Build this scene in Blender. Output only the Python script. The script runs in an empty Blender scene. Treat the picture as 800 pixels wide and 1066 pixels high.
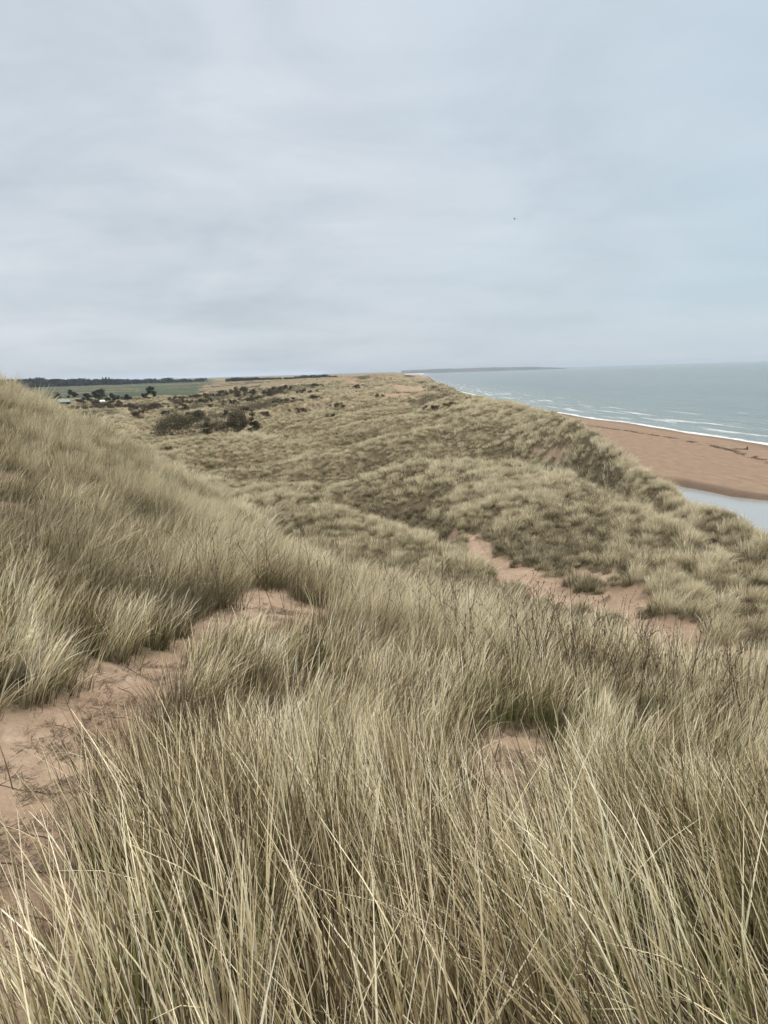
import bpy, math, random
import numpy as np
from mathutils import Vector, Matrix

rng = np.random.default_rng(11)
random.seed(5)
scene = bpy.context.scene
COL = scene.collection
R = math.radians
EYE = 1.6
SEA = -30.0

# ------------------------------------------------------------------ camera
F = 805.0
PITCH = math.atan(146 / F)
ROLL = R(1.78)
fwd = np.array([0, math.cos(PITCH), -math.sin(PITCH)])
R0 = np.array([1.0, 0, 0])
U0 = np.cross(R0, fwd)
CX = math.cos(ROLL) * R0 - math.sin(ROLL) * U0
CY = math.sin(ROLL) * R0 + math.cos(ROLL) * U0
cam_d = bpy.data.cameras.new('camera')
cam = bpy.data.objects.new('camera', cam_d)
COL.objects.link(cam)
m = Matrix(((CX[0], CY[0], -fwd[0], 0), (CX[1], CY[1], -fwd[1], 0), (CX[2], CY[2], -fwd[2], EYE), (0, 0, 0, 1)))
cam.matrix_world = m
cam_d.sensor_fit = 'VERTICAL'
cam_d.sensor_height = 36
cam_d.sensor_width = 27
cam_d.lens = 36 * F / 1066
cam_d.clip_start = 0.05
cam_d.clip_end = 60000
scene.camera = cam


def ray(px, py):
    d = CX * (px - 400) / F + CY * (533 - py) / F + fwd
    h = math.hypot(d[0], d[1])
    return math.atan2(d[0], d[1]), d[2] / h     # azimuth, tan(elevation)


# ------------------------------------------------------------------ noise
def _hash(ix, iy, seed):
    h = (ix * 374761393 + iy * 668265263 + seed * 1442695041) & 0xFFFFFFFF
    h = ((h ^ (h >> 13)) * 1274126177) & 0xFFFFFFFF
    h = ((h ^ (h >> 16)) * 2246822519) & 0xFFFFFFFF
    return ((h ^ (h >> 15)) & 0xFFFFFF) / float(0x1000000)


def noise(x, y, seed=0):
    x = np.asarray(x, float); y = np.asarray(y, float)
    ix = np.floor(x).astype(np.int64); iy = np.floor(y).astype(np.int64)
    fx = x - ix; fy = y - iy
    u = fx * fx * fx * (fx * (fx * 6 - 15) + 10); v = fy * fy * fy * (fy * (fy * 6 - 15) + 10)

    def g(i, j):
        a = _hash(ix + i, iy + j, seed) * 2 * math.pi
        return np.cos(a) * (fx - i) + np.sin(a) * (fy - j)
    n0 = g(0, 0) * (1 - u) + g(1, 0) * u
    n1 = g(0, 1) * (1 - u) + g(1, 1) * u
    return (n0 * (1 - v) + n1 * v) * 1.5        # about -1..1


def fbm(x, y, seed=0, octv=4):
    s = 0; a = 1.0; t = 0
    for k in range(octv):
        s = s + a * noise(x * 2 ** k, y * 2 ** k, seed + k * 17); t += a; a *= 0.5
    return s / t


def bumps(x, y, seed=0):
    """rounded cushions with creases between them, 0..1 (one minus distance to jittered cell centres)"""
    x = np.asarray(x, float); y = np.asarray(y, float)
    ix = np.floor(x).astype(np.int64); iy = np.floor(y).astype(np.int64)
    best = np.full(x.shape, 9.0)
    for i in (-1, 0, 1):
        for j in (-1, 0, 1):
            cx = ix + i + _hash(ix + i, iy + j, seed); cy = iy + j + _hash(ix + i, iy + j, seed + 5)
            best = np.minimum(best, (x - cx) ** 2 + (y - cy) ** 2)
    return np.clip(1 - best, 0, 1)


def sst(a, b, x):
    t = np.clip((x - a) / (b - a), 0, 1)
    return t * t * (3 - 2 * t)


# ------------------------------------------------------------------ the land
# contour lines of the dunes, near to far, as (px, kind, value, range): kind z = ground height, p = seen row
G = 0.42


def L(s, g=G):
    out = []
    for px, kind, val, r in s:
        if kind == 'z':
            z = val
            lo, hi = -400, 3000
            for _ in range(40):
                mid = (lo + hi) / 2
                if EYE + ray(px, mid)[1] * r > z: lo = mid
                else: hi = mid
            az = ray(px, lo)[0]
        else:
            az, te = ray(px, val)
            z = EYE + te * r - g
        out.append((az, math.log(r), z))
    out.sort()
    return np.array(out)


z = 'z'; p = 'p'
LINES = [
    L([(0, z, 0, .5), (800, z, 0, .5)]),
    L([(-200, z, -.10, 1.6), (400, z, -.14, 1.6), (1000, z, -.12, 1.6)]),
    L([(-200, z, -.15, 3.2), (0, z, -.27, 3.2), (150, z, -.45, 3.2), (400, z, -.55, 3.2), (530, z, -.62, 3.2), (800, z, -.6, 3.2), (1000, z, -.5, 3.2)]),
    L([(-200, z, -.2, 5.5), (0, z, -.42, 5.5), (150, z, -.72, 5.5), (290, z, -.95, 5.5), (400, z, -1.08, 5.5), (800, z, -1.3, 5.3), (1000, z, -1.2, 5.3)]),
    L([(-200, z, .3, 12), (0, z, -.18, 11), (150, z, -1.1, 10), (290, z, -1.2, 8.5), (400, z, -1.42, 7.6), (600, z, -1.5, 7), (800, z, -1.75, 6.8), (1000, z, -1.6, 6.8)]),
    L([(-200, p, 318, 30), (0, p, 391, 26), (100, p, 436, 22), (200, p, 494, 19), (300, p, 560, 15.5), (350, p, 588, 13), (400, p, 600, 11.5), (530, p, 635, 10.3), (640, p, 662, 9.6), (800, p, 710, 9), (1000, p, 780, 8.8)], .40),
    L([(-200, z, -6, 60), (0, z, -7, 55), (200, z, -8, 38), (300, z, -7, 28), (350, z, -6.5, 24), (400, z, -6, 21), (480, z, -5.7, 19), (530, z, -5.5, 17), (600, z, -5, 15), (700, z, -5, 14), (800, z, -5, 13), (1000, z, -5, 13)]),
    L([(-200, z, -5, 85), (0, z, -6, 80), (150, z, -6.5, 62), (240, p, 508, 52), (330, p, 517, 43), (420, p, 548, 35), (480, p, 578, 30), (530, p, 607, 25.5), (600, z, -5.6, 20), (700, z, -5.35, 17), (800, z, -5.3, 15.5), (1000, z, -5.3, 15)]),
    L([(-200, z, -8, 100), (0, z, -8, 95), (150, z, -8, 75), (240, z, -8.8, 58), (330, z, -8.6, 49), (420, z, -8.2, 42), (470, p, 566, 36), (540, p, 602, 27.5), (620, p, 636, 22.5), (700, p, 665, 19.3), (800, p, 700, 17.3), (1000, p, 760, 16)], 0),
    L([(-200, z, -8.5, 120), (0, z, -8.5, 110), (150, z, -8.5, 90), (240, p, 504, 72), (330, p, 509, 66), (440, p, 483, 66), (540, p, 481, 58), (620, p, 504, 44), (700, p, 546, 31), (800, p, 600, 24), (1000, p, 680, 20)]),
    L([(-200, z, -9, 140), (0, z, -9.5, 130), (150, z, -9.5, 110), (240, z, -10.4, 90), (330, z, -10.2, 84), (440, z, -9.2, 82), (540, z, -7.5, 70), (620, z, -6.5, 51), (700, z, -5.7, 34.5), (800, z, -5.7, 26.5), (1000, z, -5.6, 22)]),
    L([(-200, z, -9, 145), (0, z, -9.5, 138), (120, z, -9.5, 134), (180, p, 466, 130), (280, p, 459, 128), (350, p, 455, 124), (420, p, 440, 126), (460, p, 431, 132), (500, p, 413.5, 140), (560, p, 427.5, 102), (600, p, 439, 78), (660, p, 477, 51), (710, p, 514, 39), (800, p, 550, 31), (1000, p, 610, 26)]),
    L([(-200, z, -14, 170), (0, z, -14, 165), (180, z, -14, 160), (280, z, -12.5, 152), (350, z, -12, 150), (420, z, -11, 150), (460, z, -9.5, 154), (500, z, -6.5, 160), (560, z, -7, 125), (600, z, -7, 95), (660, z, -7, 65), (710, z, -7, 50), (800, z, -7, 40), (1000, z, -7, 34)]),
    L([(-200, z, -15.5, 220), (0, z, -15.5, 215), (180, z, -15.8, 210), (235, z, -15, 205), (268, p, 443, 200), (310, p, 434, 192), (350, p, 436, 187), (420, p, 430, 184), (470, p, 412, 184), (500, p, 413, 180), (560, z, -7, 150), (600, z, -7, 120), (660, z, -7, 90), (710, z, -7, 75), (800, z, -7, 60), (1000, z, -7, 50)]),
    L([(-200, z, -15, 255), (0, z, -15, 255), (200, z, -15.5, 255), (300, z, -15.5, 240), (400, z, -13.5, 232), (450, z, -12, 228), (500, z, -8, 220), (560, z, -7, 190), (600, z, -7, 150), (1000, z, -7, 80)]),
    L([(-200, z, -13, 380), (0, z, -13, 380), (150, p, 431, 350), (200, p, 425, 345), (260, p, 421, 335), (310, p, 415, 325), (380, p, 409, 335), (430, p, 404, 345), (460, p, 402.5, 345), (500, z, -6, 330), (1000, z, -6, 200)], .3),
    L([(-200, z, -14, 460), (200, z, -14, 450), (300, z, -13, 430), (400, z, -11, 440), (500, z, -8, 420), (1000, z, -8, 250)]),
    L([(-200, z, -11.5, 560), (0, z, -11.5, 560), (200, p, 414, 560), (240, p, 409, 560), (290, p, 404, 560), (340, p, 401, 560), (400, p, 399, 590), (440, p, 397, 600), (500, z, -7, 500), (1000, z, -8, 300)], 0),
    L([(-200, z, -13, 680), (200, z, -13, 680), (300, z, -12, 670), (400, z, -9, 690), (500, z, -8, 600), (1000, z, -8, 400)]),
    L([(-200, z, -11, 950), (0, z, -11, 950), (200, p, 405, 900), (250, p, 401, 850), (350, p, 395, 800), (400, p, 391.5, 800), (430, p, 392.5, 800), (500, z, -6, 750), (1000, z, -8, 600)], 0),
    L([(-200, z, -10, 1600), (200, z, -9, 1600), (350, z, -6, 1400), (430, z, -6, 1400), (1000, z, -8, 1200)]),
    L([(-200, z, -6, 3000), (1000, z, -8, 3000)]),
    L([(-200, z, -2, 6500), (1000, z, -6, 6500)]),
]
AZ0, AZ1, NA = R(-48), R(48), 385
LR0, LR1, NL = math.log(.5), math.log(6500), 900
tabA = np.linspace(AZ0, AZ1, NA)
tabL = np.linspace(LR0, LR1, NL)


def smooth_az(v, n=5):
    for _ in range(n):
        v = np.convolve(np.pad(v, 2, mode='edge'), [.1, .25, .3, .25, .1], 'valid')
    return v


lr = np.array([smooth_az(np.interp(tabA, l[:, 0], l[:, 1])) for l in LINES])
lz = np.array([smooth_az(np.interp(tabA, l[:, 0], l[:, 2])) for l in LINES])


def px_az(px, py):
    return ray(px, py)[0]


# the hollows behind the crests drop out of sight of the crest path
def hollow(crest, dip, az_a, az_b, depth, rf=None):
    w = sst(az_b + R(3), az_b - R(1), tabA) * sst(az_a - R(2), az_a + R(1), tabA)
    if rf: lr[dip] = lr[dip] * (1 - w) + (lr[crest] + math.log(rf)) * w
    sight = EYE + (lz[crest] + .45 - EYE) * np.exp(lr[dip] - lr[crest])
    lz[dip] = np.where(w > 0, lz[dip] * (1 - w) + np.minimum(lz[dip], sight - depth) * w, lz[dip])


hollow(7, 8, R(-16), px_az(440, 545), 3.2)
hollow(9, 10, R(-30), px_az(620, 500), 2.8, 1.18)
hollow(11, 12, R(-12), px_az(475, 425), 3.8)
hollow(13, 14, px_az(262, 440), px_az(480, 420), 2.6)
hollow(15, 16, px_az(150, 430), px_az(470, 404), 3)
hollow(17, 18, px_az(200, 410), px_az(450, 400), 2.5)


def pchip(x, y, q):
    h = np.diff(x); d = np.diff(y) / h
    mm = np.zeros_like(y)
    for i in range(1, len(x) - 1):
        if d[i - 1] * d[i] > 0:
            w1 = 2 * h[i] + h[i - 1]; w2 = h[i] + 2 * h[i - 1]
            mm[i] = (w1 + w2) / (w1 / d[i - 1] + w2 / d[i])
    mm[0] = d[0]; mm[-1] = d[-1]
    i = np.clip(np.searchsorted(x, q) - 1, 0, len(x) - 2)
    t = (q - x[i]) / h[i]
    return ((2 * t**3 - 3 * t**2 + 1) * y[i] + (t**3 - 2 * t**2 + t) * h[i] * mm[i] + (-2 * t**3 + 3 * t**2) * y[i + 1] + (t**3 - t**2) * h[i] * mm[i + 1])


TAB = np.zeros((NA, NL))
for a in range(NA):
    TAB[a] = pchip(lr[:, a], lz[:, a], tabL)


def loft(az, lnr):
    # past the sides of the surveyed fan the ground blends into an average profile
    fa = np.clip((az - AZ0) / (AZ1 - AZ0), 0, 1) * (NA - 1)
    fl = np.clip((lnr - LR0) / (LR1 - LR0), 0, 1) * (NL - 1)
    ia = np.minimum(fa.astype(int), NA - 2); il = np.minimum(fl.astype(int), NL - 2)
    u = fa - ia; v = fl - il
    zz = (TAB[ia, il] * (1 - u) * (1 - v) + TAB[ia + 1, il] * u * (1 - v) + TAB[ia, il + 1] * (1 - u) * v + TAB[ia + 1, il + 1] * u * v)
    w = sst(R(60), R(150), np.abs(az))
    avg = .5 * (TAB[20, il] + TAB[-20, il])
    avg = np.where(np.exp(lnr) < 60, np.minimum(avg, -.2 * lnr), avg)
    return zz * (1 - w) + avg * w


def on_level(px, py, zl):
    az, te = ray(px, py); r = (zl - EYE) / te
    return r * math.sin(az), r * math.cos(az)


SHORE = sorted([on_level(*q, SEA) for q in ((850, 473.5), (800, 464), (756, 457), (727, 452), (690, 446), (654, 440.5), (600, 433.5), (560, 426.5), (520, 418), (480, 408), (446, 399))], key=lambda q: q[1])
SHORE = np.array([(SHORE[0][0] + 45, -400.), (SHORE[0][0] + 12, 120.)] + SHORE + [(SHORE[-1][0] + 75, 4000.), (700., 12000.)])


def shore_x(y):
    return np.interp(np.clip(y, -400, 12000), SHORE[:, 1], SHORE[:, 0]) + .8 * np.sin(y / 37.) + .8 * np.sin(y / 16. + 1)


def crest_x(y):
    return np.interp(y, [-100, 0, 28, 48, 75, 100, 140, 220, 400, 800, 2000, 4000], [16, 13, 13.6, 15.2, 19, 22, 23, 26, 32, 46, 62, 110]) + 2.0 * np.sin(y / 31. + .6) * sst(160, 260, y)


POOL = np.array(sorted([on_level(*q, -28.75) for q in ((708, 506), (735, 511), (765, 517), (800, 520.5), (850, 524))], key=lambda q: q[1]))
POOL = np.vstack([[POOL[0, 0] + 3, 20], POOL])


def beach_z(x, y):
    s = shore_x(y) - x                         # metres inland of the waterline
    zb = np.interp(s, [-60, -20, 0, 6, 20, 34, 60, 90], [-36, -32, -30.0, -29.3, -28.2, -28.0, -27.8, -27.0])
    zb = zb + .12 * noise(x / 14, y / 30, 91) + .04 * noise(x / 2.5, y / 6, 92)
    # back-beach pool
    xe = np.interp(y, POOL[:, 1], POOL[:, 0]) + .8 * np.sin(y / 9.)
    pool = sst(1.0, -2.5, x - xe) * sst(POOL[-1, 1] + 9, POOL[-1, 1] - 1, y) * sst(10, 25, y)
    return zb * (1 - pool) + np.minimum(zb, -29.5) * pool


TS1, TS2 = .78, 1.15
READY = False


def H(x, y, micro=True):
    x = np.asarray(x, float); y = np.asarray(y, float)
    r = np.hypot(x, y) + 1e-6
    az = np.arctan2(x, y)
    zz = loft(az, np.log(r))
    # hummocks
    if micro:
        pastc = sst(1.02, 1.2, r / np.exp(np.interp(az, tabA, lr[5])))
        a1 = sst(2, 9, r) * .09 + sst(11, 22, r) * .28 * pastc
        if READY:
            sm = sand_mask(x, y)
            a1 = a1 * (1 - .85 * sm)
            # trodden sand
            zz = zz - sm * sst(12, 6, r) * (.035 * sst(.70, .95, bumps(x / .34, y / .30, 77)) + .012 * noise(x / .09, y / .06, 78))
        zz = zz + a1 * (bumps(x / TS1, y / TS1, 3) - .6) * 1.2
        zz = zz + .035 * noise(x / .5, y / .5, 4) * sst(1, 3, r)
    zz = zz + sst(40, 60, r) * .6 * (bumps(x / TS2, y / TS2, 9) - .6) + sst(16, 40, r) * (.10 + .42 * sst(1.02, 1.3, r / np.exp(np.interp(az, tabA, lr[5])))) * noise(x / 4.8, y / 4.8, 10)
    aL = (sst(58, 90, r) * .7 + sst(85, 110, r) * 1.3 * (1 - sst(260, 330, r))) * sst(-6, -26, x - crest_x(y)) + sst(170, 330, r) * (1.1 - .8 * sst(-40, -160, x)) * (1 - sst(900, 1600, r))
    rid = 1 - np.abs(noise(x / 55, (y - .55 * x) / 21, 21)) * 2.4 + .25 * noise(x / 9, y / 9, 22)
    zz = zz + aL * (rid - .35) * .9 + aL * .5 * (bumps(x / 13, y / 11, 23) - .6)
    far = sst(260, 450, r) * (1 - sst(1000, 1500, r)) * sst(-160, -40, x)
    zz = zz + far * 2.5 * (1 - np.abs(noise(x / 95, (y - .5 * x) / 42, 31)) * 2 - .4) * sst(-2, -22, x - crest_x(y))
    # coast
    cx = crest_x(y)
    foot = cx + 28 + 3 * np.sin(y / 14.)
    tt = np.clip((x - cx) / (foot - cx), 0, 1)
    t = .55 * tt + .45 * sst(0, 1, tt)
    bz = beach_z(x, y)
    out = zz * (1 - t) + bz * t
    return np.where(x > foot, bz, out)


# bare sand: worn tracks and blow-outs, as polylines of pixels walked onto the ground
def hit(px, py, rmin=.8, rmax=4000, lift=0.):
    az, te = ray(px, py)
    rr = np.exp(np.linspace(math.log(rmin), math.log(rmax), 3000))
    x = rr * math.sin(az); y = rr * math.cos(az)
    d = EYE + te * rr - H(x, y, False) - lift
    k = np.argmax(d < 0)
    if d[k] >= 0: return None
    return np.array([x[k], y[k], float(H(x[k:k + 1], y[k:k + 1])[0])])


def poly(pts, rmin):
    return np.array([hit(a, b, rmin)[:2] for a, b in pts])


TRACKS = []   # (polyline, half width list)
def add_track(pts, w, rmin=.8):
    TRACKS.append((poly(pts, rmin), np.array(w, float)))


add_track([(-60, 1060), (-20, 940), (15, 860), (45, 800), (110, 745), (150, 712), (178, 690)], [.52, .50, .42, .50, .40, .38, .2])
add_track([(215, 672), (262, 655), (300, 632), (340, 640)], [.45, .78, .65, .4], 4.5)
add_track([(535, 765), (538, 820), (532, 880), (522, 960)], [.22, .32, .32, .2], 1)
add_track([(520, 700), (528, 740)], [.12, .16], 4)
add_track([(-40, 535), (10, 530), (45, 545)], [.35, .4, .2], 7)
add_track([(15, 505), (50, 500)], [.35, .2], 9)
add_track([(468, 563), (500, 578), (540, 598), (580, 618), (620, 634), (660, 648), (710, 668), (770, 688), (850, 705)], [.35, .65, .8, .7, .75, .6, .75, .5, .3], 14)
add_track([(560, 608), (620, 600), (650, 606)], [.8, .6, .25], 14)
add_track([(640, 620), (690, 632), (740, 640)], [.5, .5, .2], 14)

add_track([(395, 403), (412, 400), (428, 404), (440, 402)], [3, 6, 7, 3], 220)
add_track([(404, 414), (416, 410), (428, 412)], [2, 4, 2], 220)
add_track([(300, 401), (325, 399)], [3, 4], 400)
add_track([(560, 470), (585, 476)], [.4, .5], 40)


def sand_mask(x, y):
    """1 = bare sand"""
    x = np.asarray(x, float); y = np.asarray(y, float)
    r = np.hypot(x, y)
    wob = noise(x / .45, y / .45, 61) * .22 + noise(x / 1.3, y / 1.3, 62) * .6 * sst(4, 13, r) + noise(x/.16, y/.16, 65) * .05
    best = np.full(x.shape, -9.0)
    for pl, w in TRACKS:
        for i in range(len(pl) - 1):
            ax, ay = pl[i]; bx, by = pl[i + 1]
            dx, dy = bx - ax, by - ay
            t = np.clip(((x - ax) * dx + (y - ay) * dy) / (dx * dx + dy * dy + 1e-9), 0, 1)
            d = np.hypot(x - ax - t * dx, y - ay - t * dy)
            best = np.maximum(best, w[i] * (1 - t) + w[i + 1] * t - d)
    s = sst(-.08, .10, best + wob)
    # scattered blow-outs in the far dunes near the coast
    f = sst(220, 420, r) * sst(-80, -10, x) * (1 - sst(1800, 2500, r))
    s2 = sst(.16, .42, fbm(x / 26, y / 60, 71, 3) + .10 * sst(300, 800, r)) * f
    s = np.maximum(s, s2)
    cx = crest_x(y)
    s = np.maximum(s, sst(18, 30, x - cx + 3 * noise(x / 4, y / 4, 66)))
    s = np.maximum(s, sst(6, 16, x - cx + 4 * noise(x / 6, y / 9, 67)) * sst(250, 400, y) * .8)
    return s


READY = True

# ------------------------------------------------------------------ material helpers
def new_mat(name, rough=.9, spec=.15):
    mt = bpy.data.materials.new(name); mt.use_nodes = True
    nt = mt.node_tree
    b = nt.nodes['Principled BSDF']
    b.inputs['Roughness'].default_value = rough
    b.inputs['Specular IOR Level'].default_value = spec
    return mt, nt, b


class NB:
    def __init__(s, nt): s.nt = nt; s.n = nt.nodes; s.l = nt.links
    def node(s, t, **kw):
        n = s.n.new(t)
        for k, v in kw.items(): setattr(n, k, v)
        return n
    def link(s, a, b): s.l.new(a, b)
    def val(s, sock, v):
        if hasattr(v, 'is_output') or isinstance(v, bpy.types.NodeSocket): s.l.new(v, sock)
        else: sock.default_value = v
    def math(s, op, a, b=0.0, c=None, clamp=False):
        n = s.n.new('ShaderNodeMath'); n.operation = op; n.use_clamp = clamp
        s.val(n.inputs[0], a); s.val(n.inputs[1], b)
        if c is not None: s.val(n.inputs[2], c)
        return n.outputs[0]
    def mix(s, f, a, b, mode='MIX'):
        n = s.n.new('ShaderNodeMix'); n.data_type = 'RGBA'; n.blend_type = mode
        s.val(n.inputs[0], f)
        for i, v in ((6, a), (7, b)):
            if isinstance(v, tuple): n.inputs[i].default_value = (*v, 1) if len(v) == 3 else v
            else: s.l.new(v, n.inputs[i])
        return n.outputs[2]
    def noise(s, scale, detail=3, rough=.5, vec=None, dist=0.0):
        n = s.n.new('ShaderNodeTexNoise'); n.inputs['Scale'].default_value = scale
        n.inputs['Detail'].default_value = detail; n.inputs['Roughness'].default_value = rough
        n.inputs['Distortion'].default_value = dist
        if vec is not None: s.l.new(vec, n.inputs['Vector'])
        return n.outputs['Fac']
    def ramp(s, f, stops):
        n = s.n.new('ShaderNodeValToRGB'); s.l.new(f, n.inputs[0])
        cr = n.color_ramp
        while len(cr.elements) < len(stops): cr.elements.new(.5)
        for e, (ps, c) in zip(cr.elements, stops):
            e.position = ps; e.color = (*c, 1) if isinstance(c, tuple) else (c, c, c, 1)
        return n.outputs[0]
    def attr(s, name, typ='GEOMETRY'):
        n = s.n.new('ShaderNodeAttribute'); n.attribute_name = name; n.attribute_type = typ
        return n
    def pos(s):
        return s.n.new('ShaderNodeNewGeometry').outputs['Position']
    def mapv(s, vec, scale):
        n = s.n.new('ShaderNodeMapping'); s.l.new(vec, n.inputs[0]); n.inputs['Scale'].default_value = scale
        return n.outputs[0]
    def bump(s, h, strength, dist):
        n = s.n.new('ShaderNodeBump'); n.inputs['Strength'].default_value = strength
        n.inputs['Distance'].default_value = dist; s.l.new(h, n.inputs['Height'])
        return n.outputs[0]


def mesh_from(name, verts, faces_idx, nper, mats=(), attrs=None, smooth=False):
    """verts (N,3); faces_idx flat; nper = verts per face (int)"""
    me = bpy.data.meshes.new(name)
    verts = np.asarray(verts, np.float32); faces_idx = np.asarray(faces_idx, np.int32).ravel()
    nf = len(faces_idx) // nper
    me.vertices.add(len(verts)); me.vertices.foreach_set('co', verts.ravel())
    me.loops.add(len(faces_idx)); me.loops.foreach_set('vertex_index', faces_idx)
    me.polygons.add(nf)
    me.polygons.foreach_set('loop_start', np.arange(nf, dtype=np.int32) * nper)
    try: me.polygons.foreach_set('loop_total', np.full(nf, nper, np.int32))
    except Exception: pass
    me.update(calc_edges=True)
    for mt in mats: me.materials.append(mt)
    if smooth: me.polygons.foreach_set('use_smooth', np.ones(nf, bool))
    for k, v in (attrs or {}).items():
        v = np.asarray(v, np.float32)
        if v.ndim == 1:
            me.attributes.new(k, 'FLOAT', 'POINT').data.foreach_set('value', v)
        elif v.shape[1] == 3:
            me.attributes.new(k, 'FLOAT_VECTOR', 'POINT').data.foreach_set('vector', v.ravel())
        else:
            me.attributes.new(k, 'FLOAT_COLOR', 'POINT').data.foreach_set('color', v.ravel())
    return me


def link(name, me, loc=(0, 0, 0), parent=None):
    o = bpy.data.objects.new(name, me); COL.objects.link(o); o.location = loc
    if parent: o.parent = parent
    return o


def tag(o, label=None, cat=None, group=None, kind=None):
    if label: o['label'] = label
    if cat: o['category'] = cat
    if group: o['group'] = group
    if kind: o['kind'] = kind
    return o


# ------------------------------------------------------------------ ground mesh
def make_ground():
    azf = np.linspace(R(-40), R(40), 861)
    azc = np.concatenate([np.linspace(R(40), R(320), 70)[1:-1]])
    az = np.concatenate([azf, azc]); n = len(az)
    rr = np.concatenate([[.02, .15, .3], np.exp(np.linspace(math.log(.5), math.log(6400), 1250))])
    A, RR = np.meshgrid(az, rr)
    x = RR * np.sin(A); y = RR * np.cos(A)
    zz = H(x, y)
    # clip the land under the sea far away
    s = sand_mask(x, y)
    foot = sst(22, 30, x - crest_x(y))
    r = RR
    cx = crest_x(y)
    # land cover: 0 thatch, dark heath, green turf, field
    heath = sst(.05, .35, fbm(x / 38, y / 70, 81, 4) + .12 * sst(-20, -150, x)) * sst(170, 300, r) * (1 - sst(1700, 2300, r)) * (1 - foot)
    field = sst(600, 640, r) * sst(-22, -28, x + .20 * y) * (1 - sst(2500, 3000, r))
    heath = heath * (1 - .8 * field)
    wet = np.maximum(sst(15, 3, shore_x(y) - x), sst(5, 1.5, np.abs(x - np.interp(y, POOL[:, 1], POOL[:, 0]))) * sst(POOL[-1, 1] + 10, POOL[-1, 1], y)) * foot
    tint = .5 + .5 * fbm(x / 9, y / 14, 85, 4)
    v = np.stack([x, y, zz], -1).reshape(-1, 3)
    i = np.arange(len(rr) - 1)[:, None] * n + np.arange(n)[None, :]
    i2 = np.arange(len(rr) - 1)[:, None] * n + (np.arange(n)[None, :] + 1) % n
    f = np.stack([i, i2, i2 + n, i + n], -1).reshape(-1)
    # material
    mt, nt, b = new_mat('dune_ground', .95, .1)
    nb = NB(nt); P = nb.pos()
    c1 = nb.attr('cover').outputs['Color']; sep = nb.node('ShaderNodeSeparateColor'); nb.link(c1, sep.inputs[0])
    c2 = nb.attr('cover_far').outputs['Color']; sep2 = nb.node('ShaderNodeSeparateColor'); nb.link(c2, sep2.inputs[0])
    n_f = nb.noise(60, 4, .6, P); n_m = nb.noise(7, 5, .6, P); n_l = nb.noise(.6, 4, .6, P)
    sand = nb.ramp(n_m, [(.3, (.235, .178, .128)), (.5, (.305, .235, .172)), (.72, (.385, .303, .228))])
    sand = nb.mix(nb.ramp(n_f, [(.35, 0.0), (.62, .35)]), sand, (.23, .15, .10))
    sand = nb.mix(nb.ramp(n_l, [(.35, .6), (.6, 0.0)]), sand, (.20, .135, .09))
    # dark crumbs of litter on the sand
    lit = nb.noise(22, 6, .75, nb.mapv(P, (1, .45, 1)))
    sand = nb.mix(nb.math('MULTIPLY', nb.ramp(lit, [(.58, 0.0), (.66, .75)]), nb.ramp(nb.noise(1.3, 2, .5, P), [(.42, 0.0), (.6, 1.0)])), sand, (.10, .07, .05))
    beach = nb.ramp(nb.noise(.5, 5, .6, nb.mapv(P, (1, .3, 1))), [(.3, (.175, .122, .083)), (.55, (.215, .152, .105)), (.75, (.255, .185, .13))])
    beach = nb.mix(nb.ramp(nb.noise(3, 5, .7, nb.mapv(P, (1, .5, 1))), [(.45, 0.0), (.75, .4)]), beach, (.145, .098, .07))
    wetc = nb.mix(.7, beach, (.115, .08, .06))
    beach = nb.mix(sep2.outputs[0], beach, wetc)
    sand = nb.mix(sep.outputs[1], sand, beach)
    thatch = nb.ramp(nb.noise(30, 5, .7, P), [(.3, (.05, .04, .026)), (.5, (.10, .08, .05)), (.7, (.20, .165, .105))])
    farveg = nb.ramp(nb.noise(.55, 8, .72, nb.mapv(P, (1, .55, 1))), [(.30, (.05, .042, .027)), (.43, (.13, .105, .065)), (.54, (.235, .19, .125)), (.70, (.38, .305, .205))])
    farveg = nb.mix(nb.ramp(sep2.outputs[2], [(.4, 0.0), (.66, .5)]), farveg, (.14, .12, .06))
    farveg = nb.mix(nb.math('MULTIPLY', nb.math('SUBTRACT', nb.math('ADD', sep2.outputs[1], nb.math('MULTIPLY', nb.noise(.16, 6, .7, P), 1.6)), 1.05), 2.2, clamp=True), farveg, (.055, .045, .027))
    veg = nb.mix(sep.outputs[2], thatch, farveg)
    fieldc = nb.ramp(nb.noise(.01, 2, .5, nb.mapv(P, (.2, 1.6, 1))), [(.40, (.05, .062, .04)), (.52, (.06, .075, .046)), (.60, (.13, .115, .075))])
    fld = nb.attr('field').outputs['Fac']
    veg = nb.mix(fld, veg, fieldc)
    colr = nb.mix(sep.outputs[0], veg, sand)
    nb.link(colr, b.inputs['Base Color'])
    hgt = nb.math('ADD', nb.math('MULTIPLY', n_m, .6), nb.math('MULTIPLY', n_f, .12))
    nb.link(nb.bump(hgt, .9, .09), b.inputs['Normal'])
    far = sst(60, 160, r)
    cover = np.stack([s, foot, far, np.ones_like(s)], -1).reshape(-1, 4)
    cover2 = np.stack([wet, heath, tint, np.ones_like(s)], -1).reshape(-1, 4)
    me = mesh_from('ground', v, f, 4, [mt], {'cover': cover, 'cover_far': cover2, 'field': field.ravel()}, True)
    o = link('ground', me)
    tag(o, kind='structure')
    return o


make_ground()


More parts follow.
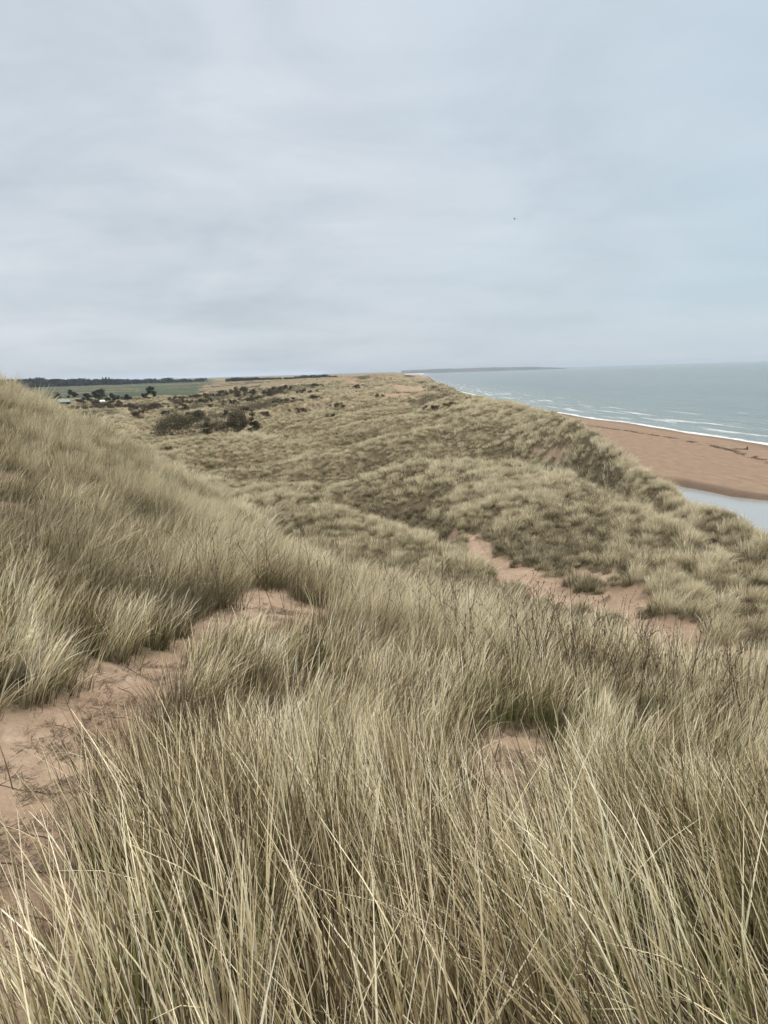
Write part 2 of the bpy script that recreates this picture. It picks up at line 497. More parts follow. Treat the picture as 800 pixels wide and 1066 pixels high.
# ------------------------------------------------------------------ sea and pool
def make_sea():
    az = np.linspace(R(-4), R(75), 300)
    rr = np.concatenate([np.exp(np.linspace(math.log(60), math.log(30000), 700))])
    A, RR = np.meshgrid(az, rr)
    x = RR * np.sin(A); y = RR * np.cos(A)
    n = len(az)
    d = x - shore_x(y)
    sw = .28 * np.exp(-np.clip(d - 4, 0, 200) / 60) * np.sin(d / 4.2 + 1.2 * noise(x / 30, y / 60, 5)) * sst(2, 20, d) * (1 - sst(500, 900, RR))
    zz = SEA + sw
    v = np.stack([x, y, zz], -1).reshape(-1, 3)
    i = np.arange(len(rr) - 1)[:, None] * n + np.arange(n - 1)[None, :]
    f = np.stack([i, i + 1, i + n + 1, i + n], -1).reshape(-1)
    mt, nt, b = new_mat('sea_water', .22, .5)
    nb = NB(nt); P = nb.pos()
    off = nb.attr('offshore').outputs['Fac']
    b.inputs['IOR'].default_value = 1.33
    comb = nb.node('ShaderNodeCombineXYZ')
    sp = nb.node('ShaderNodeSeparateXYZ'); nb.link(P, sp.inputs[0])
    nb.link(nb.math('MULTIPLY', off, .17), comb.inputs[0]); nb.link(nb.math('MULTIPLY', sp.outputs[1], .013), comb.inputs[1])
    fo = nb.noise(1.0, 5, .62, comb.outputs[0], .4)
    # breaker zone mask
    zone = nb.ramp(nb.math('DIVIDE', off, 160.0, clamp=True), [(0.0, .245), (.05, .10), (.14, .16), (.30, .12), (.55, 0.0)])
    thr = nb.math('SUBTRACT', .685, zone)
    fm = nb.math('MULTIPLY', nb.math('SUBTRACT', fo, thr), 7.0, clamp=True)
    swash = nb.math('MULTIPLY', nb.math('SUBTRACT', nb.math('MULTIPLY', nb.noise(.07, 4, .6, P), 8.5), off), .5, clamp=True)
    fm = nb.math('MAXIMUM', fm, swash)
    holes = nb.ramp(nb.noise(.9, 4, .7, nb.mapv(P, (1, .4, 1))), [(.34, .25), (.5, 1.0)])
    fm = nb.math('MULTIPLY', fm, holes)
    body = nb.ramp(nb.noise(.004, 4, .6, nb.mapv(P, (1.0, .25, 1))), [(.3, (.072, .108, .100)), (.7, (.105, .145, .132))])
    body = nb.mix(nb.ramp(nb.noise(.09, 5, .65, nb.mapv(P, (1.0, .3, 1))), [(.35, .0), (.65, .55)]), body, (.055, .085, .085))
    shallow = nb.ramp(nb.math('DIVIDE', off, 120.0, clamp=True), [(0.0, .8), (1.0, 0.0)])
    body = nb.mix(nb.math('MULTIPLY', shallow, .5), body, (.20, .215, .19))
    nb.link(nb.mix(fm, body, (.62, .64, .65)), b.inputs['Base Color'])
    nb.link(nb.math('ADD', .22, nb.math('MULTIPLY', fm, .6)), b.inputs['Roughness'])
    w1 = nb.noise(.25, 5, .6, nb.mapv(P, (1.0, .35, 1)))
    w2 = nb.noise(.03, 4, .6, nb.mapv(P, (1.0, .3, 1)))
    nb.link(nb.bump(nb.math('ADD', w1, nb.math('MULTIPLY', w2, 3.0)), 1.0, 1.3), b.inputs['Normal'])
    me = mesh_from('sea', v, f, 4, [mt], {'offshore': d.ravel()}, True)
    tag(link('sea', me), kind='structure')


make_sea()


def make_pool():
    n = 60
    ys = np.linspace(14, POOL[-1, 1] + 8, 90)
    xs = np.linspace(40, 88, 30)
    X, Y = np.meshgrid(xs, ys)
    v = np.stack([X, Y, np.full_like(X, -28.75)], -1).reshape(-1, 3)
    n = len(xs)
    i = np.arange(len(ys) - 1)[:, None] * n + np.arange(n - 1)[None, :]
    f = np.stack([i, i + 1, i + n + 1, i + n], -1).reshape(-1)
    mt, nt, b = new_mat('pool_water', .08, .5)
    b.inputs['Base Color'].default_value = (.24, .25, .25, 1)
    b.inputs['IOR'].default_value = 1.33
    nb = NB(nt); P = nb.pos()
    nb.link(nb.bump(nb.noise(1.2, 4, .6, P), .25, .12), b.inputs['Normal'])
    tag(link('tidal_pool', mesh_from('tidal_pool', v, f, 4, [mt], None, True)), kind='structure')


make_pool()

# ------------------------------------------------------------------ distant headland
def make_headland():
    pts = []
    a0 = ray(418, 389)[0]; a1 = ray(592, 382)[0]
    nseg = 90
    V = []; Fc = []
    D = 9500.
    for i in range(nseg + 1):
        t = i / nseg
        a = a0 + (a1 - a0) * t
        hgt = SEA + (33 * (1 - t ** 8) + .5) + (13 + 6 * float(noise(t * 7, .3, 3)) + 4 * float(noise(t * 31, .3, 4))) * (1 - t ** 2.2) * min(1, .3 + t * 4)
        w = 300 * (1 - t ** 6) + 20
        for d, zz in ((D - w, SEA - 1), (D - w * .8, SEA + (hgt - SEA) * .75), (D, hgt), (D + w * 2, hgt * .9 + SEA * .1), (D + w * 3, SEA - 1)):
            V.append((d * math.sin(a), d * math.cos(a), zz))
    k = 5
    for i in range(nseg):
        for j in range(k - 1):
            q = i * k + j
            Fc += [q, q + k, q + k + 1, q + 1]
    mt, nt, b = new_mat('headland_ground')
    nb = NB(nt)
    nb.link(nb.ramp(nb.noise(.004, 4, .6, nb.pos()), [(.35, (.04, .05, .045)), (.65, (.09, .09, .075))]), b.inputs['Base Color'])
    tag(link('headland', mesh_from('headland', V, Fc, 4, [mt], None, True)), kind='structure')


make_headland()

# ------------------------------------------------------------------ grass
def make_blades(base, az, th0, th1, length, width, rnd, nseg=5, side=None):
    """ribbons: base (N,3); az = lean azimuth; th0 lean at foot, th1 extra lean at tip"""
    N = len(base)
    t = np.linspace(0, 1, nseg + 1)
    th = th0[:, None] + th1[:, None] * t[None, :] ** 1.6
    seg = (length / nseg)[:, None]
    dh = np.sin(th) * seg; dv = np.cos(th) * seg
    hx = np.concatenate([np.zeros((N, 1)), np.cumsum((dh[:, :-1] + dh[:, 1:]) / 2, 1)], 1)
    hz = np.concatenate([np.zeros((N, 1)), np.cumsum((dv[:, :-1] + dv[:, 1:]) / 2, 1)], 1)
    sx = np.sin(az)[:, None]; cy = np.cos(az)[:, None]
    bow = rng.normal(0, .045, N)[:, None] * length[:, None] * (t[None, :] ** 2)
    pts = np.stack([base[:, 0:1] + hx * sx + bow * cy, base[:, 1:2] + hx * cy - bow * sx, base[:, 2:3] + hz], -1)
    if side is None: side = rng.uniform(0, math.pi, N)
    w = width[:, None] * (1 - t[None, :] ** 2.2 * .85) * .5
    ox = np.cos(side)[:, None] * w; oy = np.sin(side)[:, None] * w
    off = np.stack([ox, oy, np.zeros_like(ox)], -1)
    v = np.stack([pts - off, pts + off], 2)              # N, nseg+1, 2, 3
    v = v.reshape(-1, 3)
    b0 = (np.arange(N) * (nseg + 1) * 2)[:, None] + np.arange(nseg)[None, :] * 2
    f = np.stack([b0, b0 + 1, b0 + 3, b0 + 2], -1).reshape(-1)
    col = np.zeros((N, nseg + 1, 2, 4))
    col[..., 0] = t[None, :, None]
    col[..., 1] = rnd[:, 0][:, None, None]
    col[..., 2] = rnd[:, 1][:, None, None]
    col[..., 3] = rnd[:, 2][:, None, None]
    return v, f, col.reshape(-1, 4)


def grass_mat(name, inst=False):
    mt, nt, b = new_mat(name, .6, .25)
    nb = NB(nt)
    at = nb.attr('blade')
    sp = nb.node('ShaderNodeSeparateColor'); nb.link(at.outputs['Color'], sp.inputs[0])
    t, r1, r2 = sp.outputs
    straw = nb.ramp(r1, [(0.0, (.12, .085, .045)), (.26, (.38, .295, .16)), (.55, (.69, .565, .345)), (.80, (.94, .82, .57)), (1.0, (.98, .92, .75))])
    green = nb.ramp(r1, [(0.0, (.07, .09, .02)), (1.0, (.27, .30, .08))])
    dead = nb.ramp(r1, [(0.0, (.075, .052, .034)), (1.0, (.25, .195, .135))])
    # r2: 0-0.22 dead grey, .22-.5 greenish foot, rest straw
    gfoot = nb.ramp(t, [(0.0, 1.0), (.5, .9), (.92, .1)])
    isg = nb.ramp(r2, [(.20, 0.0), (.23, 1.0), (.38, 1.0), (.52, .25), (1.0, .05)])
    c = nb.mix(nb.math('MULTIPLY', gfoot, isg), straw, green)
    isd = nb.ramp(r2, [(.17, 1.0), (.20, 0.0)])
    c = nb.mix(nb.math('MULTIPLY', nb.ramp(t, [(.45, 0.0), (1.0, .5)]), nb.ramp(r1, [(.2, 0.0), (.5, 1.0)])), c, (.95, .87, .64))  # tips paled beyond straw, brightness put into the colour
    c = nb.mix(isd, c, dead)
    # every blade is browner and older at its foot, darkened further as painted shade
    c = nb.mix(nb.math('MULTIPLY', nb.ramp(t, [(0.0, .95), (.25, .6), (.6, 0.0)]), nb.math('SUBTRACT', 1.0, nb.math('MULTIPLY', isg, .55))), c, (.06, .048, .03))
    if inst:
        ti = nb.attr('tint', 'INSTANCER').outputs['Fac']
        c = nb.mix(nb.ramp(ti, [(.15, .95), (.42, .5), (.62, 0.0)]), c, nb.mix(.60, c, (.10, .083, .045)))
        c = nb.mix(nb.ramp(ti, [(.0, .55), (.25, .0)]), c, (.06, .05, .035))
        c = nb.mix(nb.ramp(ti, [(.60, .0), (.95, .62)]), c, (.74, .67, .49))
    nb.link(c, b.inputs['Base Color'])
    tr = nb.node('ShaderNodeBsdfTranslucent'); nb.link(c, tr.inputs[0])
    mx = nb.node('ShaderNodeMixShader'); mx.inputs[0].default_value = .14
    out = nt.nodes['Material Output']
    nb.link(b.outputs[0], mx.inputs[1]); nb.link(tr.outputs[0], mx.inputs[2]); nb.link(mx.outputs[0], out.inputs[0])
    return mt


GM = grass_mat('marram_near')
GI = grass_mat('marram_tufts', True)


def wind(x, y):
    """azimuth (rad, 0 = away from camera, + = right) and strength of the comb the wind left"""
    r = np.hypot(x, y); az = np.arctan2(x, y)
    base = np.where(r < 4.2, np.interp(az, [-.6, -.25, -.05, .1, .5], [-1.3, -1.2, -.9, -1.35, -1.4]), np.interp(az, [-.5, -.1, .1, .5], [1.2, 1.0, .7, 1.2]))
    st = np.where(r < 4.2, np.interp(az, [-.6, -.3, -.12, .08, .3, .5], [.34, .10, .05, .11, .29, .31]), .42)
    return base, st


def near_grass():
    V = []; Fs = []; Cs = []; off = 0
    # clumps on a jittered grid inside the forward fan
    g = .17
    xs, ys = np.meshgrid(np.arange(-6.5, 7.0, g), np.arange(-.6, 9.2, g))
    xs = xs.ravel() + rng.uniform(-.5, .5, xs.size) * g; ys = ys.ravel() + rng.uniform(-.5, .5, ys.size) * g
    r = np.hypot(xs, ys); az = np.arctan2(xs, ys)
    k = (r > .95) & (r < 8.2) & (np.abs(az) < R(100)) & ((np.abs(az) < R(48)) | (r < 5.5))
    xs, ys, r, az = xs[k], ys[k], r[k], az[k]
    s = sand_mask(xs, ys)
    # tussock pattern : dense cushions with thinner gaps between
    den = -.55 + 2.25 * bumps(xs / .8, ys / .8, 44) + .35 * noise(xs / .4, ys / .4, 45)
    den *= 1 - .985 * s
    den *= sst(0.5, 1.2, r)
    tint = .5 + .5 * fbm(xs / 1.5, ys / 1.5, 46, 3)
    nb_ = np.clip(den * np.interp(r, [1, 3, 5, 8.2], [50, 50, 42, 34]), 0, None).astype(int)
    idx = np.repeat(np.arange(len(xs)), nb_)
    N = len(idx)
    print('near blades', N)
    cr = .055 + .035 * rng.random(len(xs))
    rad = np.sqrt(rng.random(N)) * cr[idx]; ph = rng.uniform(0, 2 * math.pi, N)
    bx = xs[idx] + rad * np.sin(ph); by = ys[idx] + rad * np.cos(ph)
    bz = H(bx, by) - .015
    wa, ws = wind(bx, by)
    ca = (wa + rng.normal(0, .35, len(xs))[idx] + rng.normal(0, .35, N)); cs = ws * rng.uniform(.6, 1.35, len(xs))[idx] * rng.uniform(.45, 1.5, N)
    # add outward fan
    fx = np.sin(ca) * cs + np.sin(ph) * rng.gamma(2., .075, N) ; fy = np.cos(ca) * cs + np.cos(ph) * rng.gamma(2., .075, N)
    fx += rng.normal(0, .05, N); fy += rng.normal(0, .05, N)
    laz = np.arctan2(fx, fy); lam = np.hypot(fx, fy) + (rng.random(N) < .06) * rng.uniform(.2, .8, N)
    big = sst(4.4, 2.6, np.hypot(bx, by))
    hfac = (.50 + .30 * big) * (1 - .35 * s[idx]) * (.8 + .35 * tint[idx])
    ln = hfac * rng.choice([1.0, .62], N, p=[.68, .32]) * rng.uniform(.7, 1.12, N)
    rr = rng.random((N, 3))
    # greener or deader clumps
    shift = (rng.random(len(xs)) - .45)[idx]
    shift = shift - .75 * sst(.1, .9, bx) * np.clip(.5 + 1.6 * noise(bx / .55, by / .55, 48), 0, 1)
    rr[:, 1] = np.where((rr[:, 1] > .2), np.clip(rr[:, 1] + shift * .8, .26, 1), rr[:, 1])
    rr[:, 0] = np.clip(rr[:, 0] + .85 * noise(bx / .45, by / .45, 49) - .10, 0, 1)
    short = rng.random(N) < .22
    ln[short] *= .55; rr[short, 1] *= .3
    wd = np.interp(np.hypot(bx, by), [1, 2.2, 8], [.0048, .0050, .0068]) * rng.choice([.6, .85, 1.1, 1.5], N)
    v, f, c = make_blades(np.stack([bx, by, bz], -1), laz, lam * .6, lam * .85 + rng.gamma(1.5, .09, N), ln, wd, rr, 6)
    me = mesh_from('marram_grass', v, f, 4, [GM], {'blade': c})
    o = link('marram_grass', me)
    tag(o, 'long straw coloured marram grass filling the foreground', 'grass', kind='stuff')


near_grass()

# tuft prototypes for the middle distance (kept out of the scene, instanced on the ground)
def tuft_collection(name, nvar, nblade, rad, length, width, nseg, lean, flatten=0.):
    c = bpy.data.collections.new(name)
    for k in range(nvar):
        N = nblade
        rd = np.sqrt(rng.random(N)) * rad; ph = rng.uniform(0, 2 * math.pi, N)
        base = np.stack([rd * np.sin(ph), rd * np.cos(ph), np.full(N, -.04)], -1)
        # lean along +x (azimuth 90)
        spread = rng.uniform(.15, .55, N) * (rd / rad)
        fx = lean * rng.uniform(.4, 1.5, N) + np.sin(ph) * spread + rng.normal(0, .1, N)
        fy = np.cos(ph) * spread + rng.normal(0, .12, N)
        lam = np.hypot(fx, fy); laz = np.arctan2(fx, fy)
        ln = length * rng.uniform(.35, 1.3, N)
        v, f, col = make_blades(base, laz, lam * .5, lam * 1.1 + flatten, ln, width * rng.uniform(.6, 1.3, N), rng.random((N, 3)), nseg)
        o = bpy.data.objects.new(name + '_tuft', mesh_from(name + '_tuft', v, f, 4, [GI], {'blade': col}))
        c.objects.link(o)
    return c


def scatter(name, coll, x, y, scl, rot, tilt, tint, label, zoff=0.):
    zz = H(x, y) + zoff
    N = len(x)
    me = bpy.data.meshes.new(name)
    me.vertices.add(N); me.vertices.foreach_set('co', np.stack([x, y, zz], -1).astype(np.float32).ravel())
    rv = np.stack([tilt * np.cos(rot * 3.1), tilt * np.sin(rot * 2.7), rot], -1)
    me.attributes.new('rot', 'FLOAT_VECTOR', 'POINT').data.foreach_set('vector', rv.astype(np.float32).ravel())
    me.attributes.new('scl', 'FLOAT', 'POINT').data.foreach_set('value', scl.astype(np.float32))
    me.attributes.new('tint', 'FLOAT', 'POINT').data.foreach_set('value', tint.astype(np.float32))
    me.attributes.new('pick', 'INT', 'POINT').data.foreach_set('value', rng.integers(0, 1000, N).astype(np.int32))
    o = link(name, me)
    ng = bpy.data.node_groups.new(name + '_nodes', 'GeometryNodeTree')
    ng.interface.new_socket('Geometry', in_out='INPUT', socket_type='NodeSocketGeometry')
    ng.interface.new_socket('Geometry', in_out='OUTPUT', socket_type='NodeSocketGeometry')
    nd = ng.nodes; lk = ng.links
    gi = nd.new('NodeGroupInput'); go = nd.new('NodeGroupOutput')
    m2p = nd.new('GeometryNodeMeshToPoints')
    ci = nd.new('GeometryNodeCollectionInfo'); ci.inputs['Collection'].default_value = coll
    ci.inputs['Separate Children'].default_value = True; ci.inputs['Reset Children'].default_value = True
    iop = nd.new('GeometryNodeInstanceOnPoints'); iop.inputs['Pick Instance'].default_value = True
    def na(nm, t):
        n = nd.new('GeometryNodeInputNamedAttribute'); n.data_type = t; n.inputs['Name'].default_value = nm
        return n.outputs[0]
    e2r = nd.new('FunctionNodeEulerToRotation')
    lk.new(na('rot', 'FLOAT_VECTOR'), e2r.inputs[0])
    lk.new(gi.outputs[0], m2p.inputs[0]); lk.new(m2p.outputs[0], iop.inputs['Points'])
    lk.new(ci.outputs[0], iop.inputs['Instance'])
    lk.new(na('pick', 'INT'), iop.inputs['Instance Index'])
    lk.new(e2r.outputs[0], iop.inputs['Rotation']); lk.new(na('scl', 'FLOAT'), iop.inputs['Scale'])
    lk.new(iop.outputs[0], go.inputs[0])
    md = o.modifiers.new('tufts', 'NODES'); md.node_group = ng
    tag(o, label, 'grass', kind='stuff')
    print(name, N)
    return o


def fan_points(r0, r1, spacing, amax=R(38)):
    """jittered points over a ring sector"""
    xs, ys = np.meshgrid(np.arange(-r1 * math.sin(amax), r1 * math.sin(amax), spacing), np.arange(r0 * .6, r1, spacing))
    xs = xs.ravel() + rng.uniform(-.5, .5, xs.size) * spacing; ys = ys.ravel() + rng.uniform(-.5, .5, ys.size) * spacing
    r = np.hypot(xs, ys); az = np.arctan2(xs, ys)
    k = (r > r0) & (r < r1) & (np.abs(az) < amax)
    return xs[k], ys[k]


def visible(x, y, lift, tol=.5):
    """drop points buried far behind the crest in front (seen from around the camera)"""
    keep = np.zeros(len(x), bool)
    z1 = H(x, y, False) + lift
    for ox, oy, oz in ((0, 0, EYE), (-2.5, 0, EYE + .3), (2.5, 0, EYE + .3)):
        ok = np.ones(len(x), bool)
        for t in np.concatenate([np.linspace(.12, .9, 26), [.93, .96]]):
            qx = ox + (x - ox) * t; qy = oy + (y - oy) * t
            zl = oz + (z1 - oz) * t
            ok &= H(qx, qy, False) < zl + tol * .6
        keep |= ok
    return keep


def zone(r0, r1, sp, smask=True):
    x, y = fan_points(r0, r1, sp, R(46) if r1 < 60 else R(38))
    x_ok = x - crest_x(y) < 24
    x, y = x[x_ok], y[x_ok]
    s = sand_mask(x, y)
    k = rng.random(len(x)) > s * 1.15
    x, y = x[k], y[k]
    k = visible(x, y, .6)
    return x[k], y[k]


def dirs(x, y):
    wa, ws = wind(x, y)
    a = wa + .55 * noise(x / 6, y / 6, 51) * 1.4 + rng.normal(0, .32, len(x))
    return math.pi / 2 - a          # rotation that turns +x onto azimuth a


crestR = lambda a: np.exp(np.interp(a, tabA, lr[5]))
cA = tuft_collection('mid', 14, 84, .20, .60, .0085, 4, .37)
x, y = zone(7.6, 30, .22)
rA = crestR(np.arctan2(x, y)); rr0 = np.hypot(x, y)
k = (rr0 < rA * 1.03 + .6)
x, y = x[k], y[k]
thin = .45 * sst(.05, .5, noise(x / 1.3, y / 1.3, 58))
k = rng.random(len(x)) > thin; x, y = x[k], y[k]
tn = np.clip(.40 + .85 * fbm(x / 1.7, y / 1.7, 52, 4) + .32 * sst(.45, .9, np.hypot(x, y) / crestR(np.arctan2(x, y))) + rng.normal(0, .12, len(x)), 0, 1)
scatter('dune_grass', cA, x, y, rng.uniform(.6, 1.15, len(x)) * (.82 + .3 * tn) * (1 - .5 * sst(8, 19, np.hypot(x, y))), dirs(x, y), rng.uniform(0, .25, len(x)), tn, 'windswept pale marram on the slope of the near dune')


def tussocks(cell, seed, r0, r1, per, spread, amax=R(42), after_crest=True):
    """several tufts leaning out of every hummock of the ground"""
    n0 = int(r1 * math.sin(amax) / cell) + 2
    IX, IY = np.meshgrid(np.arange(-n0, n0), np.arange(0, int(r1 / cell) + 2))
    IX = IX.ravel(); IY = IY.ravel()
    cx = (IX + _hash(IX, IY, seed)) * cell; cy = (IY + _hash(IX, IY, seed + 5)) * cell
    r = np.hypot(cx, cy); az = np.arctan2(cx, cy)
    k = (r > r0) & (r < r1) & (np.abs(az) < amax) & (cx - crest_x(cy) < 22)
    if after_crest: k &= r > crestR(az) * 1.0
    cx, cy = cx[k], cy[k]
    s_ = sand_mask(cx, cy)
    k = rng.random(len(cx)) > s_ * 1.1; cx, cy = cx[k], cy[k]
    k = visible(cx, cy, 1.3); cx, cy = cx[k], cy[k]
    q_ = 4.8 * cell  # rises tinted lighter, hollows darker: relief shading put into the grass colour
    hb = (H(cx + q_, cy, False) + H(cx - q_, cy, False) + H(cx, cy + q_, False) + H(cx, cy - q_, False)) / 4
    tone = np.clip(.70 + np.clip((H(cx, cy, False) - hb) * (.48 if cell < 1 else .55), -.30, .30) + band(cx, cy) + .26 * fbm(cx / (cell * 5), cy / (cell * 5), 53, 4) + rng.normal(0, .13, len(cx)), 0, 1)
    size = rng.uniform(.55, 1.3, len(cx)) * (.85 + .3 * tone) * (1 + .35 * noise(cx / (cell * 3), cy / (cell * 3), 88))
    i = np.repeat(np.arange(len(cx)), per); N = len(i)
    ph = rng.uniform(0, 2 * math.pi, N); q = np.sqrt(rng.random(N))
    x = cx[i] + np.sin(ph) * q * spread * size[i]; y = cy[i] + np.cos(ph) * q * spread * size[i]
    wa, ws = wind(cx, cy)
    wa = wa + .8 * noise(cx / 6, cy / 6, 51)
    ux = np.sin(wa[i]) * .45 + np.sin(ph) * q; uy = np.cos(wa[i]) * .45 + np.cos(ph) * q
    a = np.arctan2(ux, uy) + rng.normal(0, .2, N)
    return x, y, size[i] * (1.08 - .45 * q) * rng.uniform(.85, 1.1, N), math.pi / 2 - a, np.clip(tone[i] + .22 - .58 * q + rng.normal(0, .06, N), 0, 1)  # tint falls from pale core to dark rim, shade painted into the gaps


def fill(r0, r1, sp, keep, sc0, sc1, tone):
    x, y = zone(r0, r1, sp)
    k = (np.hypot(x, y) > crestR(np.arctan2(x, y))) & (rng.random(len(x)) < keep)
    x, y = x[k], y[k]
    return x, y, rng.uniform(sc0, sc1, len(x)), dirs(x, y), np.clip(tone + .3 * fbm(x / 4, y / 4, 57, 3) + rng.normal(0, .06, len(x)), 0, 1)


def join(*a): return [np.concatenate(q) for q in zip(*a)]


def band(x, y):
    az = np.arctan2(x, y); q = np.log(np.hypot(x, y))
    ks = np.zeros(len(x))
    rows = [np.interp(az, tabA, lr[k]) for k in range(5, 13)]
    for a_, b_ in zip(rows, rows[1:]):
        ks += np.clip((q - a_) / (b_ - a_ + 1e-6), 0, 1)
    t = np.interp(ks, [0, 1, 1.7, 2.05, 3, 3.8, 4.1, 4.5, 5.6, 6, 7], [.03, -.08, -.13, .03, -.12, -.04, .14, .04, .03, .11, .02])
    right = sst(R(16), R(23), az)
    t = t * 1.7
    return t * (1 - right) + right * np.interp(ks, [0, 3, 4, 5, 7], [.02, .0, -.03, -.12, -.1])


cB = tuft_collection('wide', 12, 84, .18, .43, .010, 3, .42, .15)
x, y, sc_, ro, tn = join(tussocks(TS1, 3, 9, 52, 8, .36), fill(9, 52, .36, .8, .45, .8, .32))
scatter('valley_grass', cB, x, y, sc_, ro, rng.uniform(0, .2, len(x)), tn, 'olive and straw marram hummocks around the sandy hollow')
cC = tuft_collection('broad', 10, 40, .26, .48, .025, 2, .40, .2)
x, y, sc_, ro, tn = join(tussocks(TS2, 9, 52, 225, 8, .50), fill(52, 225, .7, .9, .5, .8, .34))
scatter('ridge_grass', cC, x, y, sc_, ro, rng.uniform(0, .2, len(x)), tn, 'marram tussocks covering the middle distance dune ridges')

cD = tuft_collection('distant', 6, 30, .8, 1.05, .10, 2, .4, .2)
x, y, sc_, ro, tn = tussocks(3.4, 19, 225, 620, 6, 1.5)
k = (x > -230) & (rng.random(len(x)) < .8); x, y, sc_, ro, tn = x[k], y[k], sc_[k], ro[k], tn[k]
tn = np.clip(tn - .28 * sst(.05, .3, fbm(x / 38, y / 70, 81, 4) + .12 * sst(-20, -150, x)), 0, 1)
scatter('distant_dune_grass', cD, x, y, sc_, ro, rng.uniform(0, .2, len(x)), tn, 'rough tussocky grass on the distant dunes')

# ------------------------------------------------------------------ bushes and trees
def leaf_mat(name, dark, light, bark=False):
    mt, nt, b = new_mat(name, .8, .15)
    nb = NB(nt)
    at = nb.attr('lf').outputs['Fac']
    nb.link(nb.ramp(at, [(0.0, dark), (1.0, light)]), b.inputs['Base Color'])
    return mt


M_SCRUB = leaf_mat('scrub_foliage', (.05, .046, .026), (.15, .13, .075))
M_GORSE = leaf_mat('gorse_foliage', (.04, .034, .02), (.12, .095, .055))
M_PINE = leaf_mat('pine_foliage', (.018, .026, .016), (.055, .065, .038))
M_WOODF = leaf_mat('wood_foliage', (.014, .020, .016), (.038, .046, .034))
M_BARK, _n, _b = new_mat('bark'); _b.inputs['Base Color'].default_value = (.075, .058, .042, 1)


def crown_mesh(name, w, d, h, base, nclump, nleaf, leaf, mat, seed, cone=0.0):
    rg = np.random.default_rng(seed)
    # clump centres through the crown volume, uneven outline
    th = rg.uniform(0, 2 * math.pi, nclump); u = rg.random(nclump) ** .5
    zc = rg.random(nclump) ** .8
    prof = np.sqrt(np.clip(1 - (zc * .95) ** 2, 0, 1)) * (1 - cone) + (1 - zc) * cone
    sc_ = rg.uniform(.75, 1.1, nclump)
    cx_ = u * np.cos(th) * prof * sc_ * w / 2; cy_ = u * np.sin(th) * prof * sc_ * d / 2
    top = 1 - .25 * rg.random(nclump)
    cz_ = base + zc * (h - base) * top
    cr = rg.uniform(.16, .34, nclump) * min(w, d, (h - base) * (1.6 if cone == 0 else .6))
    k = rg.integers(0, nclump, nleaf)
    dirn = rg.normal(0, 1, (nleaf, 3)); dirn /= np.linalg.norm(dirn, axis=1)[:, None]
    rad = rg.random(nleaf) ** .45
    P = np.stack([cx_[k], cy_[k], cz_[k]], -1) + dirn * (rad * cr[k])[:, None] * np.array([1, 1, .75])
    P[:, 2] = np.maximum(P[:, 2], leaf * .4)
    a = rg.normal(0, 1, (nleaf, 3)); a /= np.linalg.norm(a, axis=1)[:, None]
    b = np.cross(a, rg.normal(0, 1, (nleaf, 3))); b /= np.linalg.norm(b, axis=1)[:, None]
    s = (leaf * rg.uniform(.6, 1.4, nleaf))[:, None]
    v = np.stack([P - a * s, P + b * s * .55, P + a * s, P - b * s * .55], 1).reshape(-1, 3)
    f = np.arange(nleaf * 4)
    tone = np.clip(rg.random(nclump)[k] * .6 + rg.random(nleaf) * .4, 0, 1)
    return mesh_from(name, v, f, 4, [mat], {'lf': np.repeat(tone, 4)})


def sticks_mesh(name, segs, mat, sides=5):
    """segs: list of (p0, p1, r0, r1)"""
    V = []; Fc = []
    for p0, p1, r0, r1 in segs:
        p0 = np.array(p0, float); p1 = np.array(p1, float)
        d = p1 - p0; d /= np.linalg.norm(d) + 1e-9
        a = np.cross(d, [0, 0, 1.0]) if abs(d[2]) < .95 else np.cross(d, [1.0, 0, 0]); a /= np.linalg.norm(a)
        b = np.cross(d, a)
        q = len(V)
        for i in range(sides):
            t = 2 * math.pi * i / sides
            V.append(p0 + (a * math.cos(t) + b * math.sin(t)) * r0)
        for i in range(sides):
            t = 2 * math.pi * i / sides
            V.append(p1 + (a * math.cos(t) + b * math.sin(t)) * r1)
        for i in range(sides):
            j = (i + 1) % sides
            Fc += [q + i, q + j, q + sides + j, q + sides + i]
    return mesh_from(name, np.array(V), Fc, 4, [mat], None, True)


def tube_mesh(name, pts, rad, mat, sides=6):
    V = []; Fc = []
    for k, (q, r) in enumerate(zip(pts, rad)):
        V += [(q[0] + r * math.cos(2 * math.pi * i / sides), q[1] + r * math.sin(2 * math.pi * i / sides), q[2]) for i in range(sides)]
        if k:
            for i in range(sides):
                j = (i + 1) % sides; b = (k - 1) * sides
                Fc += [b + i, b + j, b + sides + j, b + sides + i]
    return mesh_from(name, V, Fc, 4, [mat], None, True)


